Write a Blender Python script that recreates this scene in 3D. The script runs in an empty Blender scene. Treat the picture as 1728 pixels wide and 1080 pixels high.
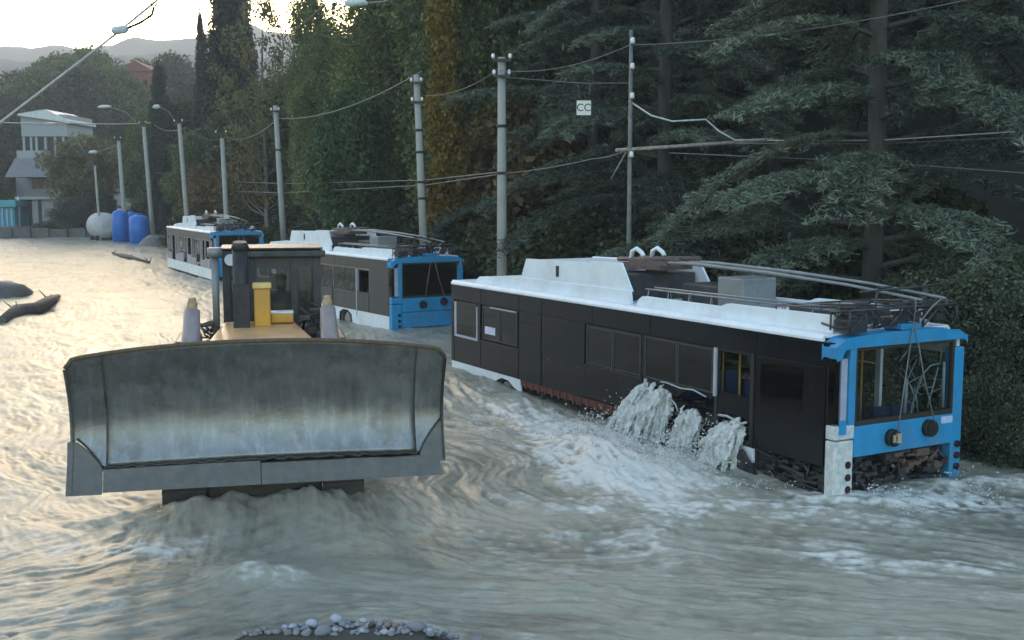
import bpy, math, random
import numpy as np
from mathutils import Vector, Matrix, Euler
random.seed(7)
PI = math.pi
scene = bpy.context.scene
COL = scene.collection

# ---------------------------------------------------------------- camera
FPX, CAMH, PITCH = 1900.0, 4.2, math.atan(210 / 1900.0)
cd = bpy.data.cameras.new('camera'); cam = bpy.data.objects.new('camera', cd); COL.objects.link(cam)
cd.sensor_width = 36.0; cd.lens = FPX / 1728 * 36; cd.clip_start = 0.1; cd.clip_end = 6000
cam.location = (0, 0, CAMH); cam.rotation_euler = (PI / 2 - PITCH, 0, 0)
scene.camera = cam
# ---------------------------------------------------------------- sky, sun, exposure
SUN_EL, SUN_AZ = math.radians(8.0), math.radians(-13.0)      # azimuth from +Y towards +X
world = bpy.data.worlds.new('World'); scene.world = world; world.use_nodes = True
wn = world.node_tree; wn.nodes.clear()
sky = wn.nodes.new('ShaderNodeTexSky'); sky.sky_type = 'NISHITA'; sky.sun_disc = False
sky.sun_elevation = SUN_EL; sky.sun_rotation = SUN_AZ
sky.air_density = 1.0; sky.dust_density = 1.8; sky.ozone_density = 1.0; sky.altitude = 50
bg = wn.nodes.new('ShaderNodeBackground'); bg.inputs['Strength'].default_value = 0.15
wo = wn.nodes.new('ShaderNodeOutputWorld')
wn.links.new(sky.outputs[0], bg.inputs['Color']); wn.links.new(bg.outputs[0], wo.inputs['Surface'])
sl = bpy.data.lights.new('sun', 'SUN'); sl.energy = .5; sl.angle = math.radians(10); sl.color = (1.0, 0.86, 0.72)
sun = bpy.data.objects.new('sun', sl); COL.objects.link(sun)
sd = Vector((math.sin(SUN_AZ) * math.cos(SUN_EL), math.cos(SUN_AZ) * math.cos(SUN_EL), math.sin(SUN_EL)))
sun.rotation_euler = sd.to_track_quat('Z', 'Y').to_euler()
vs = scene.view_settings; vs.view_transform = 'Standard'; vs.look = 'None'; vs.gamma = 1; vs.exposure = 2.35
vs.use_curve_mapping = False
scene.cycles.max_bounces = 6; scene.cycles.transparent_max_bounces = 12; scene.cycles.volume_bounces = 0
scene.cycles.caustics_reflective = False; scene.cycles.caustics_refractive = False

# ---------------------------------------------------------------- helpers
def at(px, py, Y=None, z=None):
    """a point of the world from a place in the photograph and its distance (or its height)"""
    c, s = math.cos(PITCH), math.sin(PITCH); X = (px - 864) / FPX; u = (540 - py) / FPX
    d = (X, c + u * s, -s + u * c)
    t = (z - CAMH) / d[2] if z is not None else Y / d[1]
    return Vector((d[0] * t, d[1] * t, d[2] * t + CAMH))

def _hash(ix, iy, seed):
    n = (ix * 374761393 + iy * 668265263 + seed * 1442695041) & 0xffffffff
    n = ((n ^ (n >> 13)) * 1274126177) & 0xffffffff
    return ((n ^ (n >> 16)) & 0xffff) / 65535.0
def vnoise(x, y, seed=0):
    x = np.asarray(x, float); y = np.asarray(y, float)
    xi = np.floor(x).astype(np.int64); yi = np.floor(y).astype(np.int64)
    fx = x - xi; fy = y - yi; fx = fx * fx * fx * (fx * (6 * fx - 15) + 10); fy = fy * fy * fy * (fy * (6 * fy - 15) + 10)
    a = _hash(xi, yi, seed); b = _hash(xi + 1, yi, seed); c = _hash(xi, yi + 1, seed); d = _hash(xi + 1, yi + 1, seed)
    return (a + (b - a) * fx) * (1 - fy) + (c + (d - c) * fx) * fy
def fbm(x, y, seed=0, o=4):
    s = 0; a = .5; t = 0
    for k in range(o):
        ca, sa = math.cos(k * 1.1), math.sin(k * 1.1)
        s = s + a * vnoise(x * ca - y * sa, x * sa + y * ca, seed + k * 17); t += a; a *= .5; x = x * 2.03; y = y * 2.03
    return s / t

MATS = {}
def mat(name, col, rough=.6, metal=0, var=.15, scale=6, bump=0., bscale=40, spec=.5, col2=None, dirt=None, dscale=2.0, damt=.5, stretch=None, alpha=None):
    if name in MATS: return MATS[name]
    m = bpy.data.materials.new(name); m.use_nodes = True; nt = m.node_tree; N = nt.nodes; L = nt.links
    p = N['Principled BSDF']; p.inputs['Metallic'].default_value = metal
    p.inputs['Specular IOR Level'].default_value = spec
    tc = N.new('ShaderNodeTexCoord'); src = tc.outputs['Object']
    if stretch:
        mp = N.new('ShaderNodeMapping'); mp.inputs['Scale'].default_value = stretch; L.new(src, mp.inputs[0]); src = mp.outputs[0]
    n1 = N.new('ShaderNodeTexNoise'); n1.inputs['Scale'].default_value = scale; n1.inputs['Detail'].default_value = 6; n1.inputs['Roughness'].default_value = .65
    L.new(src, n1.inputs['Vector'])
    r = N.new('ShaderNodeValToRGB'); r.color_ramp.elements[0].position = .3; r.color_ramp.elements[1].position = .7
    c2 = col2 or tuple(c * (1 - var) for c in col); c1 = col if col2 else tuple(min(1, c * (1 + var)) for c in col)
    r.color_ramp.elements[0].color = (*c2, 1); r.color_ramp.elements[1].color = (*c1, 1)
    L.new(n1.outputs['Fac'], r.inputs['Fac']); out = r.outputs['Color']
    if dirt:
        n2 = N.new('ShaderNodeTexNoise'); n2.inputs['Scale'].default_value = dscale; n2.inputs['Detail'].default_value = 8; n2.inputs['Roughness'].default_value = .7
        L.new(src, n2.inputs['Vector'])
        r2 = N.new('ShaderNodeValToRGB'); r2.color_ramp.elements[0].position = .45; r2.color_ramp.elements[1].position = .72
        r2.color_ramp.elements[0].color = (0, 0, 0, 1); r2.color_ramp.elements[1].color = (damt, damt, damt, 1)
        L.new(n2.outputs['Fac'], r2.inputs['Fac'])
        mx = N.new('ShaderNodeMix'); mx.data_type = 'RGBA'; L.new(r2.outputs['Color'], mx.inputs[0]); L.new(out, mx.inputs[6]); mx.inputs[7].default_value = (*dirt, 1)
        out = mx.outputs[2]
    L.new(out, p.inputs['Base Color'])
    mr = N.new('ShaderNodeMapRange'); mr.inputs[3].default_value = max(.02, rough - .12); mr.inputs[4].default_value = min(1, rough + .12)
    L.new(n1.outputs['Fac'], mr.inputs[0]); L.new(mr.outputs[0], p.inputs['Roughness'])
    if bump:
        n3 = N.new('ShaderNodeTexNoise'); n3.inputs['Scale'].default_value = bscale; n3.inputs['Detail'].default_value = 4; L.new(src, n3.inputs['Vector'])
        b = N.new('ShaderNodeBump'); b.inputs['Strength'].default_value = bump; b.inputs['Distance'].default_value = .02
        L.new(n3.outputs['Fac'], b.inputs['Height']); L.new(b.outputs[0], p.inputs['Normal'])
    MATS[name] = m; return m

def glass(name, tint, rough=.05, fres=1.45, dust_sheen=.06):
    if name in MATS: return MATS[name]
    m = bpy.data.materials.new(name); m.use_nodes = True; nt = m.node_tree; N = nt.nodes; L = nt.links; N.clear()
    o = N.new('ShaderNodeOutputMaterial'); t = N.new('ShaderNodeBsdfTransparent'); t.inputs[0].default_value = (*tint, 1)
    g = N.new('ShaderNodeBsdfGlossy'); g.inputs['Roughness'].default_value = rough; g.inputs['Color'].default_value = (.9, .9, .9, 1)
    f = N.new('ShaderNodeFresnel'); f.inputs[0].default_value = fres; mx = N.new('ShaderNodeMixShader')
    ge = N.new('ShaderNodeNewGeometry'); bk = N.new('ShaderNodeMath'); bk.operation = 'SUBTRACT'; bk.inputs[0].default_value = 1; L.new(ge.outputs['Backfacing'], bk.inputs[1])
    fm = N.new('ShaderNodeMath'); fm.operation = 'MULTIPLY'; L.new(f.outputs[0], fm.inputs[0]); L.new(bk.outputs[0], fm.inputs[1]); L.new(fm.outputs[0], mx.inputs[0]); L.new(t.outputs[0], mx.inputs[1]); L.new(g.outputs[0], mx.inputs[2])
    d = N.new('ShaderNodeBsdfDiffuse'); d.inputs[0].default_value = (.12, .11, .09, 1)
    nz = N.new('ShaderNodeTexNoise'); nz.inputs['Scale'].default_value = 3; nz.inputs['Detail'].default_value = 8
    r = N.new('ShaderNodeMapRange'); r.inputs[1].default_value = .35; r.inputs[2].default_value = .75; r.inputs[3].default_value = dust_sheen * .3; r.inputs[4].default_value = dust_sheen * 3
    L.new(nz.outputs['Fac'], r.inputs[0]); m2 = N.new('ShaderNodeMixShader'); L.new(r.outputs[0], m2.inputs[0]); L.new(mx.outputs[0], m2.inputs[1]); L.new(d.outputs[0], m2.inputs[2])
    L.new(m2.outputs[0], o.inputs[0]); MATS[name] = m; return m

def mesh_np(name, V, F, nper, m=None, smooth=False, parent=None, attr=None):
    """V (n,3) floats, F (k,nper) ints"""
    me = bpy.data.meshes.new(name); V = np.ascontiguousarray(V, dtype=np.float32); F = np.ascontiguousarray(F, dtype=np.int32)
    me.vertices.add(len(V)); me.vertices.foreach_set('co', V.ravel())
    me.loops.add(F.size); me.loops.foreach_set('vertex_index', F.ravel())
    me.polygons.add(len(F)); me.polygons.foreach_set('loop_start', np.arange(0, F.size, nper, dtype=np.int32))
    try: me.polygons.foreach_set('loop_total', np.full(len(F), nper, dtype=np.int32))
    except Exception: pass
    me.update(calc_edges=True)
    if smooth: me.polygons.foreach_set('use_smooth', np.ones(len(F), dtype=bool))
    if attr:
        for k, a in attr.items():
            at_ = me.attributes.new(k, 'FLOAT', 'POINT'); at_.data.foreach_set('value', np.ascontiguousarray(a, dtype=np.float32))
    if m: me.materials.append(m)
    return me

class MB:
    def __init__(s): s.v = []; s.f = []; s.sm = []
    def add(s, V, F, smooth=False):
        b = len(s.v); s.v += [tuple(p) for p in V]; s.f += [tuple(i + b for i in f) for f in F]; s.sm += [smooth] * len(F); return s
    def box(s, x0, x1, y0, y1, z0, z1, M=None):
        V = [(x, y, z) for x in (x0, x1) for y in (y0, y1) for z in (z0, z1)]
        if M: V = [M @ Vector(p) for p in V]
        return s.add(V, [(0, 1, 3, 2), (4, 6, 7, 5), (0, 4, 5, 1), (2, 3, 7, 6), (0, 2, 6, 4), (1, 5, 7, 3)])
    def prism(s, pts, a0, a1, axis='y'):
        """pts: outline (p,q); extruded along axis from a0 to a1"""
        n = len(pts)
        def P(p, q, a): return {'y': (p, a, q), 'x': (a, p, q), 'z': (p, q, a)}[axis]
        V = [P(p, q, a0) for p, q in pts] + [P(p, q, a1) for p, q in pts]
        return s.add(V, [tuple(range(n)), tuple(range(2 * n - 1, n - 1, -1))] + [(i, (i + 1) % n, n + (i + 1) % n, n + i) for i in range(n)])
    def tube(s, pts, r, n=8, caps=True):
        pts = [Vector(p) for p in pts]; rs = r if isinstance(r, (list, tuple)) else [r] * len(pts)
        V = []; F = []; up = None
        for i, p in enumerate(pts):
            t = (pts[min(i + 1, len(pts) - 1)] - pts[max(i - 1, 0)]).normalized()
            if up is None:
                up = Vector((0, 0, 1)) if abs(t.z) < .9 else Vector((1, 0, 0))
            a = t.cross(up)
            if a.length < 1e-4: a = t.cross(Vector((1, .3, 0)))
            a.normalize(); b = a.cross(t); up = b
            for k in range(n):
                w = 2 * PI * k / n; V.append(p + (a * math.cos(w) + b * math.sin(w)) * rs[i])
        for i in range(len(pts) - 1):
            for k in range(n):
                k2 = (k + 1) % n; F.append((i * n + k, i * n + k2, (i + 1) * n + k2, (i + 1) * n + k))
        s.add(V, F, True)
        if caps:
            b = len(s.v) - len(V)
            s.f += [tuple(b + k for k in range(n - 1, -1, -1)), tuple(b + (len(pts) - 1) * n + k for k in range(n))]; s.sm += [False, False]
        return s
    def build(s, name, m, parent=None, bevel=0):
        me = bpy.data.meshes.new(name); me.from_pydata(s.v, [], s.f); me.update()
        me.polygons.foreach_set('use_smooth', s.sm)
        if m: me.materials.append(m)
        o = bpy.data.objects.new(name, me); COL.objects.link(o); o.parent = parent
        if bevel:
            b = o.modifiers.new('bevel', 'BEVEL'); b.width = bevel; b.segments = 2; b.limit_method = 'ANGLE'; b.angle_limit = math.radians(40)
        return o

def bxo(name, m, parent, x0, x1, y0, y1, z0, z1, bevel=0): return MB().box(x0, x1, y0, y1, z0, z1).build(name, m, parent, bevel)
def tag(o, label=None, cat=None, group=None, kind=None):
    if label: o['label'] = label
    if cat: o['category'] = cat
    if group: o['group'] = group
    if kind: o['kind'] = kind
    return o
def empty(name, loc=(0, 0, 0), rot=(0, 0, 0)):
    o = bpy.data.objects.new(name, None); COL.objects.link(o); o.location = loc; o.rotation_euler = rot; o.empty_display_size = .2; return o
def link(name, me, parent=None, loc=(0, 0, 0)):
    o = bpy.data.objects.new(name, me); COL.objects.link(o); o.parent = parent; o.location = loc; return o

# ---------------------------------------------------------------- terrain
BO = Vector((4.436, 15.24, -.437)); BYAW = -1.063          # near bus corner and heading
bf = (math.cos(BYAW), math.sin(BYAW)); bn = (-bf[1], bf[0])   # forward, across
def bank_d(x, y):
    dx = x - BO.x; dy = y - BO.y
    t = -(dx * bf[0] + dy * bf[1]); s = dx * bn[0] + dy * bn[1]
    return s - np.interp(t, [-12, 0, 17.8, 27, 45, 73, 104, 140], [4.6, 3.5, 3.9, 5.0, 6.2, 9.5, 11.8, 16]), t
def terr(x, y):
    d, t = bank_d(x, y)
    h = -.95 + 1.25 * np.clip((d + .4) / 2.0, 0, 1) ** .8
    slope = np.interp(t, [-30, 25, 60, 85, 110], [.55, .5, .32, .12, .03])
    h = h + slope * np.clip(d - 7, 0, 60)
    # far left bank
    fy = y - (113.5 + (x + 42) * .12) 
    hf = -.95 + 1.9 * np.clip(fy / 1.2, 0, 1) + .055 * np.clip(fy - 12, 0, 200) + 0.05 * np.clip(fy - 40, 0, 200)
    h = np.maximum(h, hf)
    h = h + .35 * (fbm(x * .35, y * .35, 5) - .5) * (h > -.6)
    # near gravel bar in front of the water
    g = 10.40 + .25 * (fbm(x * 1.3, y * 1.3, 8) - .5) - .36 * np.abs(x + 1.45) ** 1.6
    h = np.maximum(h, -.95 + 1.12 * np.clip((g - y) / 1.1 + .55, 0, 1.25))
    return h
def build_terrain():
    xs = np.concatenate([np.linspace(-700, -122, 40), np.linspace(-120, 60, 241), np.linspace(62, 400, 30)])
    ys = np.concatenate([np.linspace(-30, 8, 12), np.linspace(8.2, 14, 60), np.linspace(14.3, 60, 100), np.linspace(61, 160, 90), np.linspace(163, 520, 60)])
    X, Y = np.meshgrid(xs, ys); Z = terr(X, Y); Z = np.minimum(Z, 60)
    V = np.stack([X, Y, Z], -1).reshape(-1, 3); ny, nx = X.shape
    i = (np.arange(ny - 1)[:, None] * nx + np.arange(nx - 1)[None]).ravel()
    F = np.stack([i, i + 1, i + nx + 1, i + nx], 1)
    m = mat('soil', (.045, .042, .03), .9, var=.5, scale=3, bump=.8, bscale=12, col2=(.02, .026, .014), dirt=(.07, .065, .05), dscale=1.3)
    o = link('ground', mesh_np('ground', V, F, 4, m, True)); tag(o, kind='structure')
build_terrain()

# distant hills
def hill(name, Y0, depth, x0, x1, prof, col, seed):
    nx, ny = 160, 14
    xs = np.linspace(x0, x1, nx); V = []
    base = np.interp(xs, [p[0] for p in prof], [p[1] for p in prof])
    ridge = base * (1 + .10 * (fbm(xs * .02, xs * 0 + 3, seed, 5) - .5)) + 5 * (fbm(xs * .12, xs * 0, seed + 3, 4) - .5)
    for j in range(ny):
        u = j / (ny - 1)
        zz = ridge * (np.sin(u * PI / 2) ** 1.2) + 7 * (fbm(xs * .03, xs * 0 + j * .9, seed + 9) - .5) * min(1, u * 3) * (1 - u)
        V.append(np.stack([xs, np.full(nx, Y0 + depth * u), zz], -1))
    V = np.array(V).reshape(-1, 3); i = (np.arange(ny - 1)[:, None] * nx + np.arange(nx - 1)[None]).ravel()
    m = mat('hill_' + name, col, .95, var=.4, scale=.03, col2=tuple(c * .45 for c in col), bump=.3, bscale=.2)
    o = link(name, mesh_np(name, V, np.stack([i, i + 1, i + nx + 1, i + nx], 1), 4, m, True)); tag(o, kind='structure')
def zpx(py, Y): return CAMH + Y * (330 - py) / FPX * .995
hill('hills', 1050, 200, -700, 420, [(-700, zpx(78, 1200)), (-560, zpx(80, 1200)), (-450, zpx(70, 1200)), (-380, zpx(64, 1200)), (-300, zpx(40, 1200)), (-200, zpx(55, 1200)), (420, zpx(60, 1200))], (.10, .10, .085), 4)
hill('hills', 600, 140, -700, 420, [(-700, zpx(95, 740)), (-420, zpx(98, 740)), (-330, zpx(108, 740)), (-290, zpx(118, 740)), (-240, zpx(104, 740)), (-190, zpx(95, 740)), (-130, zpx(100, 740)), (420, zpx(90, 740))], (.075, .08, .06), 21)

# ---------------------------------------------------------------- water
W = {}
def gau(X, Y, cx, cy, sx, sy, ang=0):
    c, s = math.cos(ang), math.sin(ang); dx = X - cx; dy = Y - cy; a = dx * c + dy * s; b = -dx * s + dy * c
    return np.exp(-(a / sx) ** 2 - (b / sy) ** 2)
def blocal(x, y): return np.array([BO.x + bf[0] * x + bn[0] * y, BO.y + bf[1] * x + bn[1] * y])
def water_fields(X, Y):
    # flow direction fields: down the valley, then right past the bus end, left below the blade
    f1 = math.atan2(-.89, .45); f2 = math.atan2(-.24, .97); f3 = math.atan2(-.62, -.78)
    near = 1 / (1 + np.exp((Y - 14.5 - .25 * np.clip(X, -5, 8)) * .9))
    left = 1 / (1 + np.exp((X + 2.6) * 1.1))
    w3 = near * left; w2 = near * (1 - left); w1 = 1 - near
    wx = X + .8 * (fbm(X * .28, Y * .28, 11, 3) - .5) * 2; wy = Y + .8 * (fbm(X * .28 + 9, Y * .28, 12, 3) - .5) * 2
    def layer(kf, kc, seed, o=3, ridge=False):
        tot = 0
        for ang, w, sd in ((f1, w1, 0), (f2, w2, 100), (f3, w3, 200)):
            a = wx * math.cos(ang) + wy * math.sin(ang); b = -wx * math.sin(ang) + wy * math.cos(ang)
            n = fbm(a * kf, b * kc, seed + sd, o)
            if ridge: n = 1 - np.abs(2 * n - 1) * 2.2
            else: n = (n - .5) * 2
            tot = tot + n * w
        return tot
    big = layer(.20, .42, 1); mid = layer(.6, 1.7, 2); rid = layer(.45, 1.6, 3, 4, True); fine = layer(2.4, 8.0, 4, 3); rf = layer(1.4, 5.5, 6, 3, True)
    chop = layer(.9, 1.9, 31, 4); fine2 = layer(5.0, 14, 61, 3)
    # places where the water breaks
    c1 = blocal(-3.7, -1.5); c2 = blocal(-2.3, -1.9); c3 = blocal(-4.6, -1.5); e1 = blocal(.6, .9); e2 = blocal(.5, 2.4); r1 = blocal(-8.0, -1.0); r2 = blocal(-6, -1.3)
    br = .85 * gau(X, Y, *c1, 1.9, .85, BYAW) + .9 * gau(X, Y, *c2, 1.2, .8, BYAW) + .35 * gau(X, Y, *r2, 2.6, .7, BYAW) + .22 * gau(X, Y, *r1, 3.5, .6, BYAW)
    br += .8 * gau(X, Y, *e1, 1.1, .42, -.1) + .55 * gau(X, Y, *e2, 2.0, .4, .25) + .35 * gau(X, Y, 6.6, 15.0, 3.0, .5, .1) + .45 * gau(X, Y, 3.0, 14.6, 3.2, .5, -.12)
    br += .22 * gau(X, Y, 1.6, 19.5, 1.8, 3.2, .4)
    br += .55 * gau(X, Y, -4.6, 12.9, .9, .5, .2) + .55 * gau(X, Y, -2.75, 12.1, .42, .3) + .28 * gau(X, Y, 5.0, 12.6, 3.5, .6, -.1) + .3 * gau(X, Y, 1.0, 13.4, 1.8, .7, 0)
    turb = .55 + .8 * np.clip(br, 0, 1.2) + .35 * gau(X, Y, -3.2, 12.3, 2.6, 1.3)
    spot = fbm(X * 7.5, Y * 8.5, 77, 5); spot2 = fbm(X * 1.3, Y * 1.3, 78, 4)
    dist = np.clip((Y - 10) / 60, 0, 1)
    h = .10 * big + .050 * mid * turb + .05 * rid * turb + .035 * chop * turb + .019 * fine + .024 * rf * turb + .011 * fine2 + .03 * (spot - .5) * (.15 + br)
    h = h * (1 + .1 * dist)
    # hollow and heaps
    h += .16 * gau(X, Y, *c1, 1.5, .5, BYAW) + .10 * gau(X, Y, *e1, .9, .3, -.1) + .10 * gau(X, Y, *e2, 1.2, .35, .2)
    h -= .12 * gau(X, Y, -2.6, 13.2, 1.6, .7, .2)
    h += .20 * gau(X, Y, *blocal(-11.5, .4), 2.5, 1.6, BYAW) + .12 * gau(X, Y, *blocal(-7.5, -.4), 3.5, .7, BYAW)
    h += .12 * gau(X, Y, -2.75, 12.1, .4, .28)
    h += (.20 + .30 * chop + .12 * (spot2 - .5)) * gau(X, Y, -3.3, 14.6, 2.2, .6, .24)
    h += (.06 + .14 * (fbm(X * 5, Y * 5, 66, 4) - .4)) * (gau(X, Y, *blocal(-4.4, -.8), .8, .35, BYAW) + gau(X, Y, *blocal(-3.1, -.6), .5, .3, BYAW) + gau(X, Y, *blocal(-2.5, -.85), .6, .35, BYAW))
    crest = np.clip(.5 * rid + .35 * rf + .3 * fine, 0, 1.2)
    foam = np.clip(br * (-.15 + 1.75 * spot2) + .6 * crest * (.22 + br) + 1.9 * (spot - .5) * (.25 + br) + .5 * np.clip(chop, -1, 1) * br - .10, 0, 1)
    foam += .7 * np.clip(layer(.5, 4.2, 41, 4, True) - .35, 0, 1) * (.3 + spot2) * (1 - dist * .5) + .55 * np.clip(spot + .5 * crest - .95, 0, 1)
    foam += gau(X, Y, *blocal(-4.4, -.75), .8, .35, BYAW) * .5 + gau(X, Y, *blocal(-3.1, -.55), .5, .3, BYAW) * .6 + gau(X, Y, *blocal(-2.5, -.8), .6, .35, BYAW) * .6
    silt = np.clip(.42 + .8 * (fbm(wx * .45, wy * .9, 55, 4) - .5) * 2 + .32 * rid + .25 * rf * turb + .2 * chop + .35 * fine2 + .9 * (spot - .5) + .38 * layer(.35, 5.0, 91, 4, True) + .25 * layer(.8, 12.0, 93, 3, True) - .16, 0, 1)
    return h, np.clip(foam, 0, 1), silt
def build_water():
    ny, nx = 640, 1060
    iy = np.linspace(1 / 8.6, 1 / 128.0, ny); Yr = 1 / iy
    t = np.linspace(-.66, .66, nx)
    Y = np.repeat(Yr[:, None], nx, 1); X = t[None] * (Yr[:, None] + 2.5)
    h, foam, silt = water_fields(X, Y)
    V = np.stack([X, Y, h], -1).reshape(-1, 3)
    i = (np.arange(ny - 1)[:, None] * nx + np.arange(nx - 1)[None]).ravel(); j = i // nx
    cx = V[i, 0]; cy = V[i, 1]; keep = terr(cx, cy) < .55
    i = i[keep]; F = np.stack([i, i + nx, i + nx + 1, i + 1], 1)[:, ::-1]
    m = bpy.data.materials.new('flood_water'); m.use_nodes = True; N = m.node_tree.nodes; L = m.node_tree.links; p = N['Principled BSDF']
    af = N.new('ShaderNodeAttribute'); af.attribute_name = 'foam'; a2 = N.new('ShaderNodeAttribute'); a2.attribute_name = 'silt'
    g = N.new('ShaderNodeNewGeometry')
    n = N.new('ShaderNodeTexNoise'); n.inputs['Scale'].default_value = 9; n.inputs['Detail'].default_value = 7; n.inputs['Roughness'].default_value = .7; L.new(g.outputs['Position'], n.inputs['Vector'])
    ad = N.new('ShaderNodeMath'); ad.operation = 'MULTIPLY_ADD'; ad.inputs[1].default_value = 1.1; L.new(n.outputs['Fac'], ad.inputs[0]); ad.inputs[2].default_value = -.55
    a3 = N.new('ShaderNodeMath'); a3.operation = 'MULTIPLY_ADD'; L.new(ad.outputs[0], a3.inputs[0]); L.new(af.outputs['Fac'], a3.inputs[1]); 
    a4 = N.new('ShaderNodeMath'); a4.operation = 'ADD'; L.new(af.outputs['Fac'], a4.inputs[0]); L.new(ad.outputs[0], a4.inputs[1])
    a3.inputs[2].default_value = 0
    mr = N.new('ShaderNodeMapRange'); mr.inputs[1].default_value = .15; mr.inputs[2].default_value = 1.15; mr.interpolation_type = 'SMOOTHSTEP'; L.new(a4.outputs[0], mr.inputs[0])
    r = N.new('ShaderNodeValToRGB'); r.color_ramp.elements[0].color = (.135, .132, .102, 1); r.color_ramp.elements[1].color = (.315, .302, .240, 1)
    L.new(a2.outputs['Fac'], r.inputs['Fac'])
    mx = N.new('ShaderNodeMix'); mx.data_type = 'RGBA'; L.new(mr.outputs[0], mx.inputs[0]); L.new(r.outputs['Color'], mx.inputs[6]); mx.inputs[7].default_value = (.64, .63, .585, 1)
    L.new(mx.outputs[2], p.inputs['Base Color'])
    rr = N.new('ShaderNodeMapRange'); rr.inputs[3].default_value = .34; rr.inputs[4].default_value = .6; L.new(mr.outputs[0], rr.inputs[0]); L.new(rr.outputs[0], p.inputs['Roughness'])
    p.inputs['IOR'].default_value = 1.33
    n5 = N.new('ShaderNodeTexNoise'); n5.inputs['Scale'].default_value = 22; n5.inputs['Detail'].default_value = 8; n5.inputs['Roughness'].default_value = .7; L.new(g.outputs['Position'], n5.inputs['Vector'])
    b = N.new('ShaderNodeBump'); b.inputs['Strength'].default_value = .42; b.inputs['Distance'].default_value = .025; L.new(n5.outputs['Fac'], b.inputs['Height']); L.new(b.outputs[0], p.inputs['Normal'])
    o = link('water', mesh_np('water', V, F, 4, m, True, attr={'foam': foam.ravel(), 'silt': silt.ravel()})); tag(o, kind='structure')
    return m
WATER = build_water()
# ---------------------------------------------------------------- trolleybuses
def M_(): pass
BLUE = mat('blue_paint', (.022, .25, .50), .35, var=.10, scale=4, dirt=(.12, .13, .12), dscale=1.6, damt=.45, bump=.05)
WHITE = mat('white_paint', (.72, .76, .80), .4, var=.06, scale=3, dirt=(.35, .36, .34), dscale=1.2, damt=.35)
BLACK = mat('black_cladding', (.005, .0065, .010), .2, var=.3, scale=2.5, dirt=(.018, .019, .021), dscale=.9, damt=.3, bump=.06, bscale=8, spec=.28)
BROWN = mat('brown_black_cladding', (.007, .0072, .009), .22, var=.3, scale=2.5, dirt=(.024, .020, .018), dscale=1.1, damt=.4, bump=.06, bscale=8, spec=.28)
GREYC = mat('grey_dusty_cladding', (.030, .031, .035), .35, var=.3, scale=3, dirt=(.07, .068, .068), dscale=2.2, damt=.6)
RUBBER = mat('rubber', (.012, .012, .012), .7, var=.3, scale=10)
BROWNM = mat('brown_grey_metal', (.085, .055, .05), .6, var=.4, scale=9, dirt=(.2, .17, .15), dscale=6)
RUST = mat('rusty_frame', (.12, .035, .025), .8, var=.4, scale=12, dirt=(.03, .02, .018), dscale=5)
DGREY = mat('dark_grey_metal', (.035, .038, .042), .5, metal=.3, var=.3, scale=8, dirt=(.12, .09, .07), dscale=5)
MGREY = mat('grey_metal', (.22, .24, .25), .5, metal=.3, var=.2, scale=8, dirt=(.1, .08, .06), dscale=4)
PALE = mat('pale_worn_plastic', (.62, .60, .56), .5, var=.12, scale=9, dirt=(.10, .30, .45), dscale=7, damt=.8)
YEL = mat('yellow_rail', (.55, .38, .05), .4, var=.1)
LAMPM = mat('tail_lamp_lens', (.03, .012, .02), .15, var=.4)
FRAMEW = mat('pale_window_frame', (.38, .40, .44), .5, var=.2, scale=6)
PINKF = mat('pinkish_pillar', (.30, .27, .30), .5, var=.25, scale=5)
SIDEGL = glass('tinted_side_glass', (.04, .045, .05), .06, fres=1.5, dust_sheen=.03)
REARGL = glass('rear_glass', (.82, .85, .85), .03, dust_sheen=.012)
SHEENGL = glass('sheen_side_glass', (.10, .10, .10), .2, dust_sheen=.35)  # brown-grey film in the colour stands in for reflections on these panes
INTER = mat('bus_interior', (.02, .02, .022), .8, var=.3)
STICK = mat('sticker', (.45, .42, .70), .5, var=.2, scale=30, col2=(.75, .75, .8))

def junk(mb, rng, x0, x1, y0, y1, z0, z1, n):
    for k in range(n):
        a = Vector((rng.uniform(x0, x1), rng.uniform(y0, y1), rng.uniform(z0, z1)))
        if k % 3 == 0:
            s = Vector((rng.uniform(.02, .13), rng.uniform(.03, .14), rng.uniform(.015, .08)))
            mb.box(max(x0, a.x - s.x), min(x1, a.x + s.x), max(y0, a.y - s.y), min(y1, a.y + s.y), max(z0, a.z - s.z), min(z1, a.z + s.z))
        else:
            b = Vector((rng.uniform(x0, x1), min(y1, max(y0, a.y + rng.uniform(-.3, .3))), min(z1, max(z0, a.z + rng.uniform(-.2, .2)))))
            c = (a + b) / 2 + Vector((0, 0, rng.uniform(-.08, .04)))
            mb.tube([a, c, b], rng.uniform(.012, .03), 6)

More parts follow.
